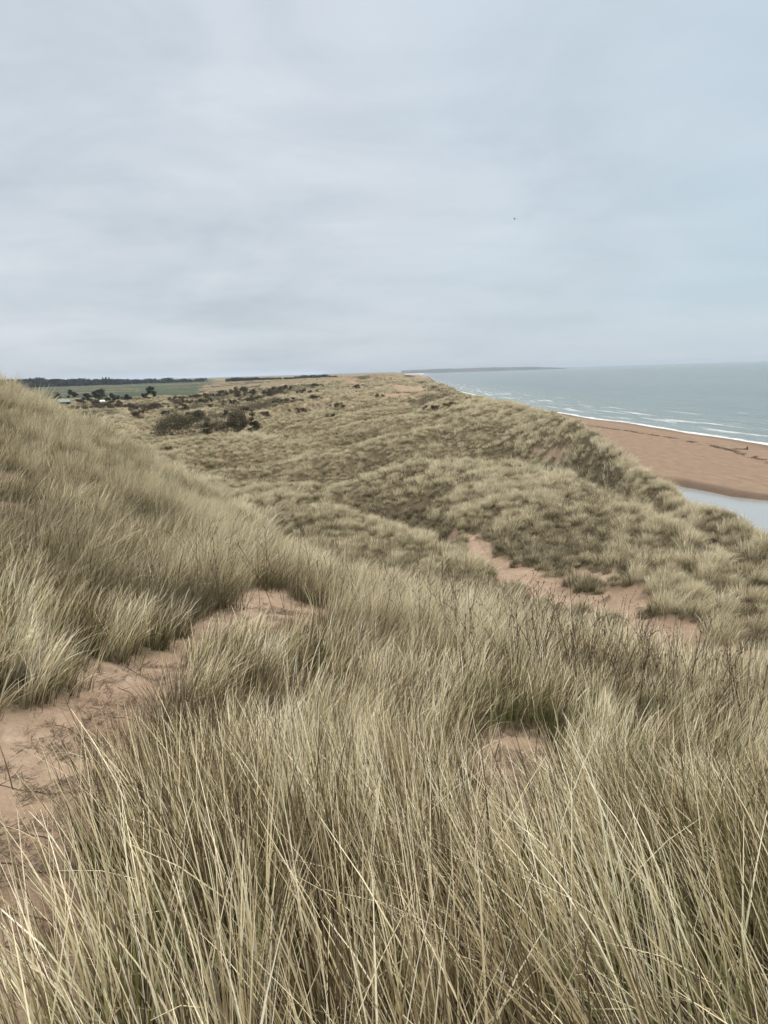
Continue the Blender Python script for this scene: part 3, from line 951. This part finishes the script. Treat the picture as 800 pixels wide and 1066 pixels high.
def plant_thing(name, part, px, py, w_px, h_px, mat, label, cat, group, seed, dist=None, trunk=False, cone=0., leaf_px=1.1, dr=.6, nleaf=None, thin=False):
    q = hit(px, py, 100)
    if q is None: return None
    r = math.hypot(q[0], q[1]); s = r / F
    w, h = w_px * s, h_px * s * 1.08
    o = bpy.data.objects.new(name, None); COL.objects.link(o)
    o.empty_display_size = .5
    o.location = (q[0], q[1], q[2] - .1)
    n = nleaf or int(min(9000, 500 + w_px * h_px * 9))
    nc = max(10, int(w_px / 1.6))
    link('crown' if trunk else 'foliage', crown_mesh(part, w, w * dr, h, h * (.14 if trunk else .02), nc, n, leaf_px * .55 * s, mat, seed, cone), parent=o)
    rg = np.random.default_rng(seed)
    if trunk:
        link('trunk', tube_mesh(part + '_wood', [(0, 0, -.4), (.02 * w, 0, h * .35), (0, .02 * w, h * .8)], [h * .035, h * .025, h * .008], M_BARK), parent=o)
    else:
        for _ in range(3 if w_px > 30 and h_px > 12 else 1):
            a = rg.uniform(0, 6.28); qx, qy = rg.uniform(.02, .3) * w * math.cos(a), rg.uniform(.02, .2) * w * math.sin(a)
            link('stem', tube_mesh(part + '_wood', [(qx, qy, -.3), (qx * 1.15, qy * 1.1, h * .35), (qx * 1.4, qy * 1.3, h * .7)], [.05 * max(1, h / 4), .04 * max(1, h / 4), .012], M_BARK), parent=o)
    tag(o, label, cat, group)
    return o


# big willow-like thickets in the dune slack
for i, (px, py, w, h, lab) in enumerate([
    (184, 453, 58, 19, 'widest dark olive thicket in the dune slack, left of the others'),
    (220, 453, 32, 15, 'dark rounded thicket between the widest thicket and the tall bare one'),
    (246, 451, 36, 20, 'tall brownish thicket at the right of the slack bushes'),
    (265, 447, 18, 17, 'narrow brown bush at the right end of the row of thickets'),
    (207, 437, 20, 8, 'small grey green bush behind the gap in the thickets'),
]):
    plant_thing('thicket', 'thicket', px, py, w, h, M_SCRUB, lab, 'bush', 'thickets in the dune slack', 100 + i, leaf_px=1.0)

GORSE = [(96, 427, 46, 6), (152, 428, 44, 5), (216, 420, 46, 5), (284, 413, 44, 6), (120, 425, 40, 5), (185, 421, 40, 4), (250, 409, 36, 5), (318, 409, 30, 3.5), (141, 436, 16, 6), (105, 436, 9, 4), (90, 434, 8, 4), (147, 431, 12, 3.5), (135, 425, 26, 4), (163, 425, 24, 4), (190, 425, 18, 3.5),
         (204, 415, 26, 4), (184, 417, 20, 4), (231, 412, 18, 5), (216, 413, 16, 4), (247, 413, 20, 5), (262, 411, 14, 5),
         (286, 410, 28, 6), (299, 406, 20, 4), (263, 418, 34, 5), (240, 421, 26, 4), (300, 419, 36, 4.5), (328, 416, 20, 3.5),
         (276, 433, 14, 4.5), (256, 429, 12, 4), (236, 432, 10, 3.5), (312, 430, 30, 4), (344, 435, 20, 3.5), (182, 469, 28, 4),
         (452, 427, 26, 4), (470, 424, 20, 4), (118, 421, 22, 4), (100, 421, 20, 4), (82, 420, 18, 4), (172, 431, 10, 3), (220, 424, 14, 3), (196, 433, 8, 3),
         (330, 403, 18, 3), (372, 404, 14, 3), (352, 424, 22, 3.5), (395, 414, 16, 3)]
for i, (px, py, w, h) in enumerate(GORSE):
    plant_thing('gorse_bush', 'gorse', px, py, w, h, M_GORSE, 'low dark gorse patch on the far rough dunes', 'bush', 'low gorse patches on the far dunes', 200 + i, leaf_px=.8, dr=.8)

for i, (px, py, w, h, lab) in enumerate([
    (160, 415, 17, 11, 'broad dark evergreen tree rightmost of the farm trees'),
    (151, 416, 10, 7, 'small dark tree touching the broad evergreen at the right'),
    (104, 418, 19, 12, 'tallest dark evergreen beside the small white hut'),
    (91, 418, 13, 8, 'dark evergreen between the grey shed and the tallest evergreen'),
    (118, 418, 14, 8, 'dark tree on the right of the tallest evergreen'),
    (133, 417, 13, 5, 'low dark tree midway between the two evergreen groups'),
    (58, 416, 15, 6, 'leftmost dark farm tree just above the grassy slope'),
    (76, 415, 13, 7, 'dark tree behind the wooden pole'),
]):
    plant_thing('evergreen_tree', 'evergreen', px, py, w, h, M_PINE, lab, 'tree', 'farm trees at the field edge', 300 + i, trunk=True, leaf_px=.9)


# far woods on the skyline: one mass nobody could count
def far_wood(specs):
    rg = np.random.default_rng(77); Vs = []; tones = []
    for px0, px1, py, hpx, dist, dens in specs:
        n = int(abs(px1 - px0) * dens)
        px = rg.uniform(px0, px1, n)
        az = np.array([ray(a, py)[0] for a in px])
        dd = dist * rg.uniform(1, 1.10, n)
        x = dd * np.sin(az); y = dd * np.cos(az); g = H(x, y, False)
        base_z = np.array([EYE + ray(a, py)[1] * dist for a in px])
        g = np.minimum(g, base_z)
        hh = hpx * dist / F * (.62 + .30 * noise(px / 9, px * 0, 5) + .16 * rg.random(n))
        m = 46
        rw = hh * .62
        k = np.repeat(np.arange(n), m)
        P = np.stack([x[k] + rg.normal(0, 1, n * m) * rw[k] * .45, y[k] + rg.normal(0, 1, n * m) * rw[k] * .45, g[k] + hh[k] * rg.random(n * m) ** .7], -1)
        s = (dist / F * .85 * rg.uniform(.6, 1.4, n * m))[:, None]
        a = rg.normal(0, 1, (n * m, 3)); a /= np.linalg.norm(a, axis=1)[:, None]
        b = np.cross(a, rg.normal(0, 1, (n * m, 3))); b /= np.linalg.norm(b, axis=1)[:, None]
        Vs.append(np.stack([P - a * s, P + b * s * .7, P + a * s, P - b * s * .7], 1).reshape(-1, 3))
        tones.append(np.repeat(np.clip(rg.random(n)[k] * .7 + .3 * rg.random(n * m), 0, 1), 4))
    v = np.concatenate(Vs)
    o = link('far_wood', mesh_from('far_wood', v, np.arange(len(v)), 4, [M_WOODF], {'lf': np.concatenate(tones)}))
    tag(o, 'dark blue green band of woodland on the far skyline beyond the fields', 'woodland', kind='stuff')


far_wood([(-60, 212, 404, 10.5, 1800, 5), (236, 292, 398, 5.5, 1500, 3.5), (296, 312, 396.5, 3.5, 1500, 3), (308, 350, 396, 6, 1500, 4)])
for i, px in enumerate((108, 111.5, 114.5)):
    az, te = ray(px, 403); dd = 1760
    o = bpy.data.objects.new('slender_tree', None); COL.objects.link(o)
    o.location = (dd * math.sin(az), dd * math.cos(az), EYE + te * dd)
    hh = (21.5, 23, 20.5)[i]
    link('crown', crown_mesh('slender', 4.2, 4.2, hh, 9, 22, 420, .9, M_WOODF, 400 + i, .9), parent=o)
    link('trunk', sticks_mesh('slender_trunk', [((0, 0, -1), (0, 0, hh * .95), .45, .1)], M_BARK), parent=o)
    tag(o, ['left one of three slender trees poking above the far wood', 'middle and tallest of three slender trees above the far wood', 'right one of three slender trees poking above the far wood'][i], 'tree', 'slender trees above the far wood')


# ------------------------------------------------------------------ farm shed, hut, pole
def quads(name, polys, mat, parent=None):
    import bmesh
    bm = bmesh.new()
    for pts in polys:
        bm.faces.new([bm.verts.new(q) for q in pts])
    bmesh.ops.remove_doubles(bm, verts=bm.verts, dist=1e-4)
    bmesh.ops.recalc_face_normals(bm, faces=bm.faces)
    me = bpy.data.meshes.new(name); bm.to_mesh(me); bm.free(); me.materials.append(mat)
    return link(name, me, parent=parent)


def box_polys(x0, x1, y0, y1, z0, z1):
    a = [(x0, y0, z0), (x1, y0, z0), (x1, y1, z0), (x0, y1, z0), (x0, y0, z1), (x1, y0, z1), (x1, y1, z1), (x0, y1, z1)]
    return [[a[i] for i in f] for f in ((0, 3, 2, 1), (4, 5, 6, 7), (0, 1, 5, 4), (1, 2, 6, 5), (2, 3, 7, 6), (3, 0, 4, 7))]


def plain(name, c, rough=.8, n=.25):
    mt, nt, b = new_mat(name, rough)
    nb = NB(nt)
    nb.link(nb.mix(nb.ramp(nb.noise(2.5, 5, .6, nb.pos()), [(.3, 0.0), (.7, n * 2)]), c, tuple(v * .6 for v in c)), b.inputs['Base Color'])
    return mt


def hut(px, py, wpx, wh, roof_h, wallc, roofc, label, name, cat, dep=.7, dark_front=True):
    q = hit(px, py, 150)
    r = math.hypot(q[0], q[1]); w = wpx * r / F
    o = bpy.data.objects.new(name, None); COL.objects.link(o); o.location = (q[0], q[1], q[2] - .1)
    o.rotation_euler.z = -math.atan2(q[0], q[1]) + .15
    hw, hd = w / 2, w * dep / 2
    pl = box_polys(-hw, hw, -hd, hd, 0, wh)
    pl += [[(-hw, -hd, wh), (-hw, hd, wh), (-hw, 0, wh + roof_h)], [(hw, -hd, wh), (hw, 0, wh + roof_h), (hw, hd, wh)]]
    pl.pop(1)
    quads('wall', pl, wallc, o)
    e = .25; t = .12; sl = roof_h / hd
    rf = []
    for sgn in (-1, 1):
        y_e = sgn * (hd + e); z_e = wh - e * sl
        a = [(-hw - e, y_e, z_e + .03), (hw + e, y_e, z_e + .03), (hw + e, 0, wh + roof_h + .03), (-hw - e, 0, wh + roof_h + .03)]
        b = [(x, y, zz + t) for x, y, zz in a]
        rf += [a, b] + [[a[i], a[(i + 1) % 4], b[(i + 1) % 4], b[i]] for i in range(4)]
    quads('roof', rf, roofc, o)
    quads('door', box_polys(-.5, .4, -hd - .05, -hd - .005, .02, min(1.95, wh * .9)), plain('door_paint_' + name, (.05, .06, .045)), o)
    quads('window', box_polys(hw * .45, hw * .8, -hd - .04, -hd - .005, wh * .45, wh * .8), plain('dark_glass_' + name, (.03, .035, .04), .2), o)
    tag(o, label, cat)
    return o


hut(67, 422, 10.5, 2.0, 1.5, plain('shed_board', (.055, .07, .05)), plain('shed_roof', (.25, .28, .25)), 'small shed with grey green pitched roof beside a pole', 'farm_shed', 'shed')
hut(107, 420.5, 4.0, 1.5, .7, plain('white_wall', (.75, .76, .75)), plain('white_roof', (.78, .8, .8)), 'tiny white hut in front of the tallest dark evergreen', 'white_hut', 'hut')
q = hit(74.5, 425, 120); r_ = math.hypot(q[0], q[1])
o = bpy.data.objects.new('wooden_pole', None); COL.objects.link(o); o.location = (q[0], q[1], q[2])
ph = 9.5 * r_ / F
MP = plain('pole_wood', (.33, .29, .24))
link('shaft', sticks_mesh('pole_shaft', [((0, 0, -.4), (0, 0, ph), .14, .10)], MP, 10), parent=o)
link('crossbar', sticks_mesh('pole_crossbar', [((-.6, 0, ph - .4), (.6, 0, ph - .4), .06, .06)], MP, 6), parent=o)
tag(o, 'thin pale wooden pole right of the grey roofed shed', 'pole')

# ------------------------------------------------------------------ beach: driftwood and strandline
def sea_hit(px, py):
    az, te = ray(px, py); rr = np.linspace(120, 900, 4000)
    x = rr * math.sin(az); y = rr * math.cos(az)
    d = EYE + te * rr - beach_z(x, y); k = np.argmax(d < 0)
    return np.array([x[k], y[k], float(beach_z(x[k:k + 1], y[k:k + 1])[0])])


MD = plain('driftwood_bark', (.05, .036, .028))
a = sea_hit(762, 467.5); b = sea_hit(778, 468.0)
d = b - a; ln = np.linalg.norm(d[:2]); u = d / np.linalg.norm(d)
o = bpy.data.objects.new('driftwood_tree', None); COL.objects.link(o); o.location = tuple(b)
seg = []; prev = np.array([0, 0, .15]); rr_ = .20
for k in range(1, 9):
    t = k / 8
    nx = -u * ln * t + np.array([0, .25 * math.sin(k * 1.3), .14 + .05 * math.sin(k * 2.1)]); nx[2] = .14 + .05 * math.sin(k * 2.1)
    seg.append((prev, nx, rr_, rr_ * .86)); prev = nx; rr_ *= .86
link('log', sticks_mesh('log', seg, MD, 8), parent=o)
link('root', sticks_mesh('root', [((0, 0, -.1), (.05, 0, .55), .30, .22), ((.05, 0, .55), (.02, .05, 1.15), .22, .10), ((.05, 0, .55), (-.35, .1, .85), .12, .04), ((.05, 0, .4), (.45, -.2, .55), .12, .03)], MD, 8), parent=o)
link('branch', sticks_mesh('branch', [(tuple(-u * ln * .6 + np.array([0, 0, .15])), tuple(-u * ln * .75 + np.array([0, .3, .55])), .06, .02)], MD, 6), parent=o)
tag(o, 'dark driftwood trunk with upturned root near the waterline', 'driftwood')
q = sea_hit(786.5, 476)
link('driftwood_log', sticks_mesh('driftwood_log', [((-.8, 0, .1), (.1, .15, .16), .12, .15), ((.1, .15, .16), (.9, .05, .12), .15, .07), ((.1, .15, .16), (.3, .1, .5), .06, .02)], MD, 7), tuple(q))
tag(bpy.data.objects['driftwood_log'], 'short dark driftwood log at the right, nearer than the upturned root', 'driftwood')

def strandline():
    rg = np.random.default_rng(9); Vs = []
    for pts, n, wd in (([(640, 447), (662, 450), (700, 456), (725, 461)], 900, .7), ([(725, 461), (745, 465), (762, 469), (790, 478), (830, 492)], 900, .8), ([(600, 441), (640, 447)], 300, .8)):
        P = np.array([sea_hit(*q)[:2] for q in pts])
        t = rg.random(n) * (len(P) - 1); i = np.minimum(t.astype(int), len(P) - 2); f = t - i
        c = P[i] * (1 - f)[:, None] + P[i + 1] * f[:, None] + rg.normal(0, wd, (n, 2))
        k = noise(c[:, 0] / 5, c[:, 1] / 7, 3) > -.15
        c = c[k]; zc = beach_z(c[:, 0], c[:, 1])
        m = len(c); s = rg.uniform(.08, .34, m); a = rg.uniform(0, 3.14, m)
        for da, hz in ((0, .02), (1.6, .02)):
            v = []
            for q_ in range(4):
                an = a + da + q_ * math.pi / 2
                v.append(np.stack([c[:, 0] + np.cos(an) * s, c[:, 1] + np.sin(an) * s * (1.6 if q_ % 2 else .7), zc + (.03 if q_ % 2 else .12)], -1))
            Vs.append(np.stack(v, 1).reshape(-1, 3))
    v = np.concatenate(Vs)
    o = link('strandline_seaweed', mesh_from('strandline_seaweed', v, np.arange(len(v)), 4, [plain('seaweed', (.075, .045, .03))]))
    tag(o, 'broken dark line of seaweed and debris along the beach', 'seaweed', kind='stuff')


strandline()

# ------------------------------------------------------------------ the bird
az, te = ray(536, 228)
dd = 80.
def bird():
    import bmesh
    bm = bmesh.new(); rings = []
    prof = [(-.13, .004, .05), (-.09, .012, .02), (-.05, .026, 0), (0, .032, 0), (.05, .028, .004), (.085, .018, .010), (.105, .017, .014), (.12, .008, .012), (.135, .001, .010)]
    for x_, r1, zz in prof:
        rings.append([bm.verts.new((math.cos(t) * r1, x_, zz * .3 + math.sin(t) * r1 * .9)) for t in [i * math.pi / 4 for i in range(8)]])
    for a_, b_ in zip(rings, rings[1:]):
        for i in range(8): bm.faces.new((a_[i], a_[(i + 1) % 8], b_[(i + 1) % 8], b_[i]))
    bm.faces.new(rings[0]); bm.faces.new(rings[-1][::-1])
    for sg in (-1, 1):
        def W(x_, y_, z_): return bm.verts.new((sg * x_, y_, z_))
        up = [W(.02, .045, .018), W(.09, .055, .05), W(.18, .005, .045), W(.20, -.03, .04), W(.12, -.035, .045), W(.02, -.035, .015)]
        dn = [bm.verts.new((v.co.x, v.co.y, v.co.z - .006)) for v in up]
        bm.faces.new(up); bm.faces.new(dn[::-1])
        for i in range(6): bm.faces.new((up[i], dn[i], dn[(i + 1) % 6], up[(i + 1) % 6]))
    tl = [bm.verts.new(c) for c in ((-.012, -.12, .006), (.012, -.12, .006), (.03, -.19, .006), (-.03, -.19, .006))]
    bm.faces.new(tl)
    bmesh.ops.recalc_face_normals(bm, faces=bm.faces)
    me = bpy.data.meshes.new('bird'); bm.to_mesh(me); bm.free()
    me.materials.append(plain('bird_feathers', (.07, .06, .05)))
    return me
o = link('bird', bird(), (dd * math.sin(az), dd * math.cos(az), EYE + te * dd))
o.rotation_euler = (.1, .15, 1.2); tag(o, 'small dark bird in flight alone in the grey sky', 'bird')

# ------------------------------------------------------------------ dead stems on the crest
M_STALK = plain('dead_stem', (.085, .06, .043), .85)
M_STALK2 = plain('dead_stem_grey', (.17, .13, .09), .85)


def stalk_mesh(seed, h=.8, fork=0, nb_=6):
    rg = np.random.default_rng(seed); S = []
    def stem(p, d, ln, r, n, br):
        p = np.array(p, float); d = np.array(d, float); d /= np.linalg.norm(d)
        for k in range(n):
            d = d + rg.normal(0, .05, 3); d /= np.linalg.norm(d)
            q_ = p + d * ln / n
            S.append((p, q_, r * (1 - .6 * k / n), r * (1 - .6 * (k + 1) / n)))
            if br and k > n * .4 and rg.random() < .75:
                e = d * .8 + np.array([rg.normal(0, .5), rg.normal(0, .5), .35]); e /= np.linalg.norm(e)
                l2 = ln * rg.uniform(.07, .16)
                S.append((q_, q_ + e * l2, r * .5, r * .35)); S.append((q_ + e * l2, q_ + e * l2 * 1.15, r * 1.1, r * .9))
            if rg.random() < .5: S.append((q_ - d * .006, q_ + d * .008, r * 1.5, r * 1.3))
            p = q_
        S.append((p, p + d * .03, r * 1.3, r * .6))
        return p
    stem((0, 0, -.05), (rg.normal(0, .08), rg.normal(0, .08), 1), h, .0042, 9, True)
    for k in range(fork):
        stem((0, 0, h * (.25 + .12 * k)), ((-1) ** k * .45, rg.normal(0, .1), 1), h * .62, .0034, 7, True)
    return sticks_mesh('dead_weed', S, M_STALK2 if seed % 3 == 0 else M_STALK, 4)


SM = [stalk_mesh(500 + i, 1.0, (0, 0, 0, 1, 0, 2, 0)[i]) for i in range(7)]
crR = lambda az_: np.exp(np.interp(az_, tabA, lr[5]))
n = 0
rg = np.random.default_rng(21)
while n < 230:
    pxs = rg.choice([rg.uniform(330, 790), rg.normal(660, 80), rg.uniform(200, 340), rg.normal(480, 70)], p=[.33, .27, .07, .33])
    az_ = ray(pxs, 650)[0]
    rr_ = rg.uniform(.66, 1.0) * crR(az_)
    if pxs < 330: rr_ = rg.uniform(7.5, 11)
    x_, y_ = rr_ * math.sin(az_), rr_ * math.cos(az_)
    o = bpy.data.objects.new('dead_weed', SM[rg.integers(0, 7)]); COL.objects.link(o)
    o.location = (x_, y_, float(H(np.array([x_]), np.array([y_]))[0]))
    s_ = rg.uniform(.62, 1.0); o.scale = (s_, s_, s_)
    o.rotation_euler = (rg.normal(0, .09), rg.normal(.03, .09), rg.uniform(0, 6.28))
    tag(o, 'thin dark dead stem standing in the grass along the near crest', 'dead weed', 'dead weeds along the near crest')
    n += 1


def single_stem(px, r, h, me, lab, rot=(0, 0, 0)):
    az_ = ray(px, 690)[0]; x_, y_ = r * math.sin(az_), r * math.cos(az_)
    o = link('dead_weed', me, (x_, y_, float(H(np.array([x_]), np.array([y_]))[0])))
    o.scale = (h, h, h); o.rotation_euler = rot
    tag(o, lab, 'dead weed', 'tallest dead weeds')


single_stem(607, 7.4, 1.32, stalk_mesh(603, 1.0, 0), 'tallest upright dark stem, right of centre on the near crest', (0, .06, .3))
single_stem(603, 7.3, 1.05, stalk_mesh(604, 1.0, 1), 'dark stem leaning left beside the tallest one', (0, -.22, 0))
single_stem(579, 6.9, .98, stalk_mesh(606, 1.0, 0), 'dark slightly curved stem left of the tallest pair', (0, -.05, 1))

# dark dead clump beside the track
def dead_clump(px, py, n, h, rad, lab, seed, cat='dead grass'):
    rg_ = np.random.default_rng(seed)
    q = hit(px, py, 1.5)
    ph_ = rg_.uniform(0, 6.28, n); rd = rad * np.sqrt(rg_.random(n))
    base = np.stack([rd * np.sin(ph_), rd * np.cos(ph_), np.full(n, -.03)], -1)
    lam = rd / rad * .45 + rg_.normal(0, .08, n)
    v, f, c = make_blades(base, ph_ + rg_.normal(0, .3, n), np.abs(lam) * .6, np.abs(lam) * 1.0, h * rg_.uniform(.5, 1.1, n), .0042 * rg_.uniform(.7, 1.4, n), np.stack([rg_.random(n) * .5, rg_.random(n) * .21, rg_.random(n)], -1), 5)
    o = link('dead_tussock', mesh_from('dead_tussock', v, f, 4, [GM], {'blade': c}), tuple(q))
    tag(o, lab, cat)


dead_clump(188, 775, 320, .58, .08, 'dark grey dead tuft at the right edge of the sandy track', 31)
dead_clump(372, 700, 240, .55, .09, 'dark dead tuft in the grass straight below the centre', 32)

# roots and runners lying on the sand
M_ROOT = plain('dry_root', (.13, .09, .065), .9)
rg = np.random.default_rng(41)
RT = [(22, 862, .34, .2), (8, 905, .3, -.1), (30, 945, .36, .1), (88, 762, .34, .2), (118, 742, .3, .1), (140, 722, .26, -.2),
      (12, 980, .3, .3), (150, 700, .3, .0), (70, 826, .26, .2), (535, 830, .2, .9), (20, 820, .25, 0)]
for i, (px, py, ln, an) in enumerate(RT):
    q = hit(px, py, 1.)
    S = []; a_ = an; p_ = q[:2] - np.array([math.cos(an), math.sin(an)]) * ln / 2; zp = None
    for k in range(8):
        nx = p_ + np.array([math.cos(a_), math.sin(a_)]) * ln / 8; a_ += rg.normal(0, .16)
        z0 = float(H(p_[:1], p_[1:])[0]) + .004; z1 = float(H(nx[:1], nx[1:])[0]) + .004
        S.append(((p_[0] - q[0], p_[1] - q[1], z0 - q[2]), (nx[0] - q[0], nx[1] - q[1], z1 - q[2]), .0024, .002))
        if rg.random() < .5:
            e = a_ + rg.choice([-1, 1]) * rg.uniform(.5, 1.2)
            S.append(((nx[0] - q[0], nx[1] - q[1], z1 - q[2]), (nx[0] - q[0] + .06 * math.cos(e), nx[1] - q[1] + .06 * math.sin(e), z1 - q[2] + rg.uniform(0, .03)), .0022, .001))
        p_ = nx
    o = link('dry_root', sticks_mesh('dry_root', S, M_ROOT, 5), tuple(q))
    tag(o, 'thin dark dry root lying on the bare sand', 'root', 'dry roots lying on the sand')


def litter():
    rg_ = np.random.default_rng(55)
    pts = []
    for pl, w in TRACKS[:5]:
        for i in range(len(pl) - 1):
            ln = np.hypot(*(pl[i + 1] - pl[i])); n_ = int(ln * 900)
            t = rg_.random(n_)[:, None]
            pts.append(pl[i] * (1 - t) + pl[i + 1] * t + rg_.normal(0, .24, (n_, 2)))
    c = np.concatenate(pts)
    k = fbm(c[:, 0] / .35, c[:, 1] / .35, 66, 3) > -.05
    c = c[k]; n_ = len(c); zc = H(c[:, 0], c[:, 1]) + .004
    a = rg_.normal(.2, .9, n_); l_ = rg_.gamma(2., .016, n_) + .008; w_ = rg_.uniform(.0012, .0028, n_)
    dx, dy = np.cos(a), np.sin(a); up = rg_.uniform(0, .012, n_)
    V = []
    for s1, s2 in ((-1, -1), (1, -1), (1, 1), (-1, 1)):
        V.append(np.stack([c[:, 0] + dx * l_ * s1 - dy * w_ * s2, c[:, 1] + dy * l_ * s1 + dx * w_ * s2, zc + up * (s1 + 1)], -1))
    v = np.stack(V, 1).reshape(-1, 3)
    o = link('plant_litter', mesh_from('plant_litter', v, np.arange(len(v)), 4, [plain('litter', (.11, .08, .055))]))
    tag(o, 'small dark scraps of dead leaf and root strewn on the sandy track', 'litter', kind='stuff')


litter()

# ------------------------------------------------------------------ the air
def haze():
    mt = bpy.data.materials.new('haze'); mt.use_nodes = True; nt = mt.node_tree
    for n_ in list(nt.nodes):
        if n_.type == 'BSDF_PRINCIPLED': nt.nodes.remove(n_)
    pv = nt.nodes.new('ShaderNodeVolumePrincipled')
    pv.inputs['Color'].default_value = (.62, .71, .82, 1); pv.inputs['Density'].default_value = 7e-5; pv.inputs['Anisotropy'].default_value = .2
    nt.links.new(pv.outputs[0], nt.nodes['Material Output'].inputs['Volume'])
    x0, x1, y0, y1, z0, z1 = -20000, 31500, -7500, 31500, -75, 62
    V = [(x0, y0, z0), (x1, y0, z0), (x1, y1, z0), (x0, y1, z0), (x0, y0, z1), (x1, y0, z1), (x1, y1, z1), (x0, y1, z1)]
    Fc = [0, 3, 2, 1, 4, 5, 6, 7, 0, 1, 5, 4, 1, 2, 6, 5, 2, 3, 7, 6, 3, 0, 4, 7]
    o = link('haze', mesh_from('haze', V, Fc, 4, [mt])); tag(o, 'thin pale sea haze in the air', 'haze', kind='stuff')


haze()



# ------------------------------------------------------------------ light
SUN_EL, SUN_AZ = R(42), R(62)      # azimuth measured from +Y to the right
world = bpy.data.worlds.new('World'); scene.world = world; world.use_nodes = True
nt = world.node_tree; nb = NB(nt)
bg = nt.nodes['Background']
sky = nb.node('ShaderNodeTexSky'); sky.sky_type = 'NISHITA'; sky.sun_disc = False
sky.sun_elevation = SUN_EL; sky.sun_rotation = SUN_AZ
tc = nb.node('ShaderNodeTexCoord'); nv = nb.node('ShaderNodeVectorMath', operation='NORMALIZE'); nb.link(tc.outputs['Generated'], nv.inputs[0])
sx = nb.node('ShaderNodeSeparateXYZ'); nb.link(nv.outputs[0], sx.inputs[0])
zc = nb.math('ADD', nb.math('MAXIMUM', sx.outputs[2], 0.0), .15)
cb = nb.node('ShaderNodeCombineXYZ')
nb.link(nb.math('DIVIDE', sx.outputs[0], zc), cb.inputs[0]); nb.link(nb.math('DIVIDE', sx.outputs[1], zc), cb.inputs[1])
n1 = nb.noise(.8, 5, .55, nb.mapv(cb.outputs[0], (1, 1, 1)), .3)
n2 = nb.noise(1.5, 5, .5, nb.mapv(cb.outputs[0], (.55, 1.25, 1)), .5)
n3 = nb.noise(3.2, 6, .58, nb.mapv(nv.outputs[0], (1, 1, 2.6)), .6)
cl = nb.math('ADD', nb.math('ADD', nb.math('MULTIPLY', n1, .38), nb.math('MULTIPLY', n2, .20)), nb.math('MULTIPLY', n3, .42))
cloud = nb.ramp(cl, [(.40, (4.95, 5.6, 6.15)), (.475, (5.75, 6.35, 6.9)), (.54, (6.55, 7.0, 7.5)), (.61, (7.2, 7.6, 8.1))])
# thinner blue-green cloud towards the sea
side = nb.ramp(nb.math('ADD', nb.math('MULTIPLY', sx.outputs[0], .9), nb.math('MULTIPLY', n1, .8)), [(.38, 0.0), (.85, .95)])
cloud = nb.mix(side, cloud, nb.mix(n2, (4.2, 5.6, 6.4), (5.8, 6.9, 7.7)))
low = nb.ramp(sx.outputs[2], [(0.0, 1.0), (.10, .35), (.3, 0.0)])
cloud = nb.mix(nb.math('MULTIPLY', low, .45), cloud, (5.4, 6.0, 6.8))
top = nb.ramp(sx.outputs[2], [(.15, 0.0), (.55, .5)])
cloud = nb.mix(top, cloud, (6.2, 7.0, 7.9))
full = nb.mix(.92, sky.outputs[0], cloud)
full = nb.mix(nb.ramp(sx.outputs[2], [(.42, 0.0), (.7, 1.0)]), full, (7.0, 6.75, 6.35))
# an overcast sky is brighter overhead than at the horizon
vm = nb.node('ShaderNodeVectorMath', operation='SCALE'); nb.link(full, vm.inputs[0])
nb.link(nb.math('ADD', 1.0, nb.math('MULTIPLY', nb.math('MAXIMUM', nb.math('SUBTRACT', sx.outputs[2], .42), 0.0), 4.6)), vm.inputs['Scale'])
nb.link(vm.outputs[0], bg.inputs[0])
bg.inputs[1].default_value = .060
sd = bpy.data.lights.new('sun', 'SUN'); sd.energy = 1.5; sd.angle = R(12); sd.color = (1, .96, .9)
so = bpy.data.objects.new('sun', sd); COL.objects.link(so)
dv = Vector((math.sin(SUN_AZ) * math.cos(SUN_EL), math.cos(SUN_AZ) * math.cos(SUN_EL), math.sin(SUN_EL)))
so.rotation_euler = dv.to_track_quat('Z', 'Y').to_euler()
scene.view_settings.view_transform = 'Standard'
scene.view_settings.look = 'None'
scene.view_settings.gamma = 1
scene.view_settings.exposure = .82
scene.view_settings.use_curve_mapping = False
scene.cycles.max_bounces = 6
scene.cycles.diffuse_bounces = 3
scene.cycles.transparent_max_bounces = 4
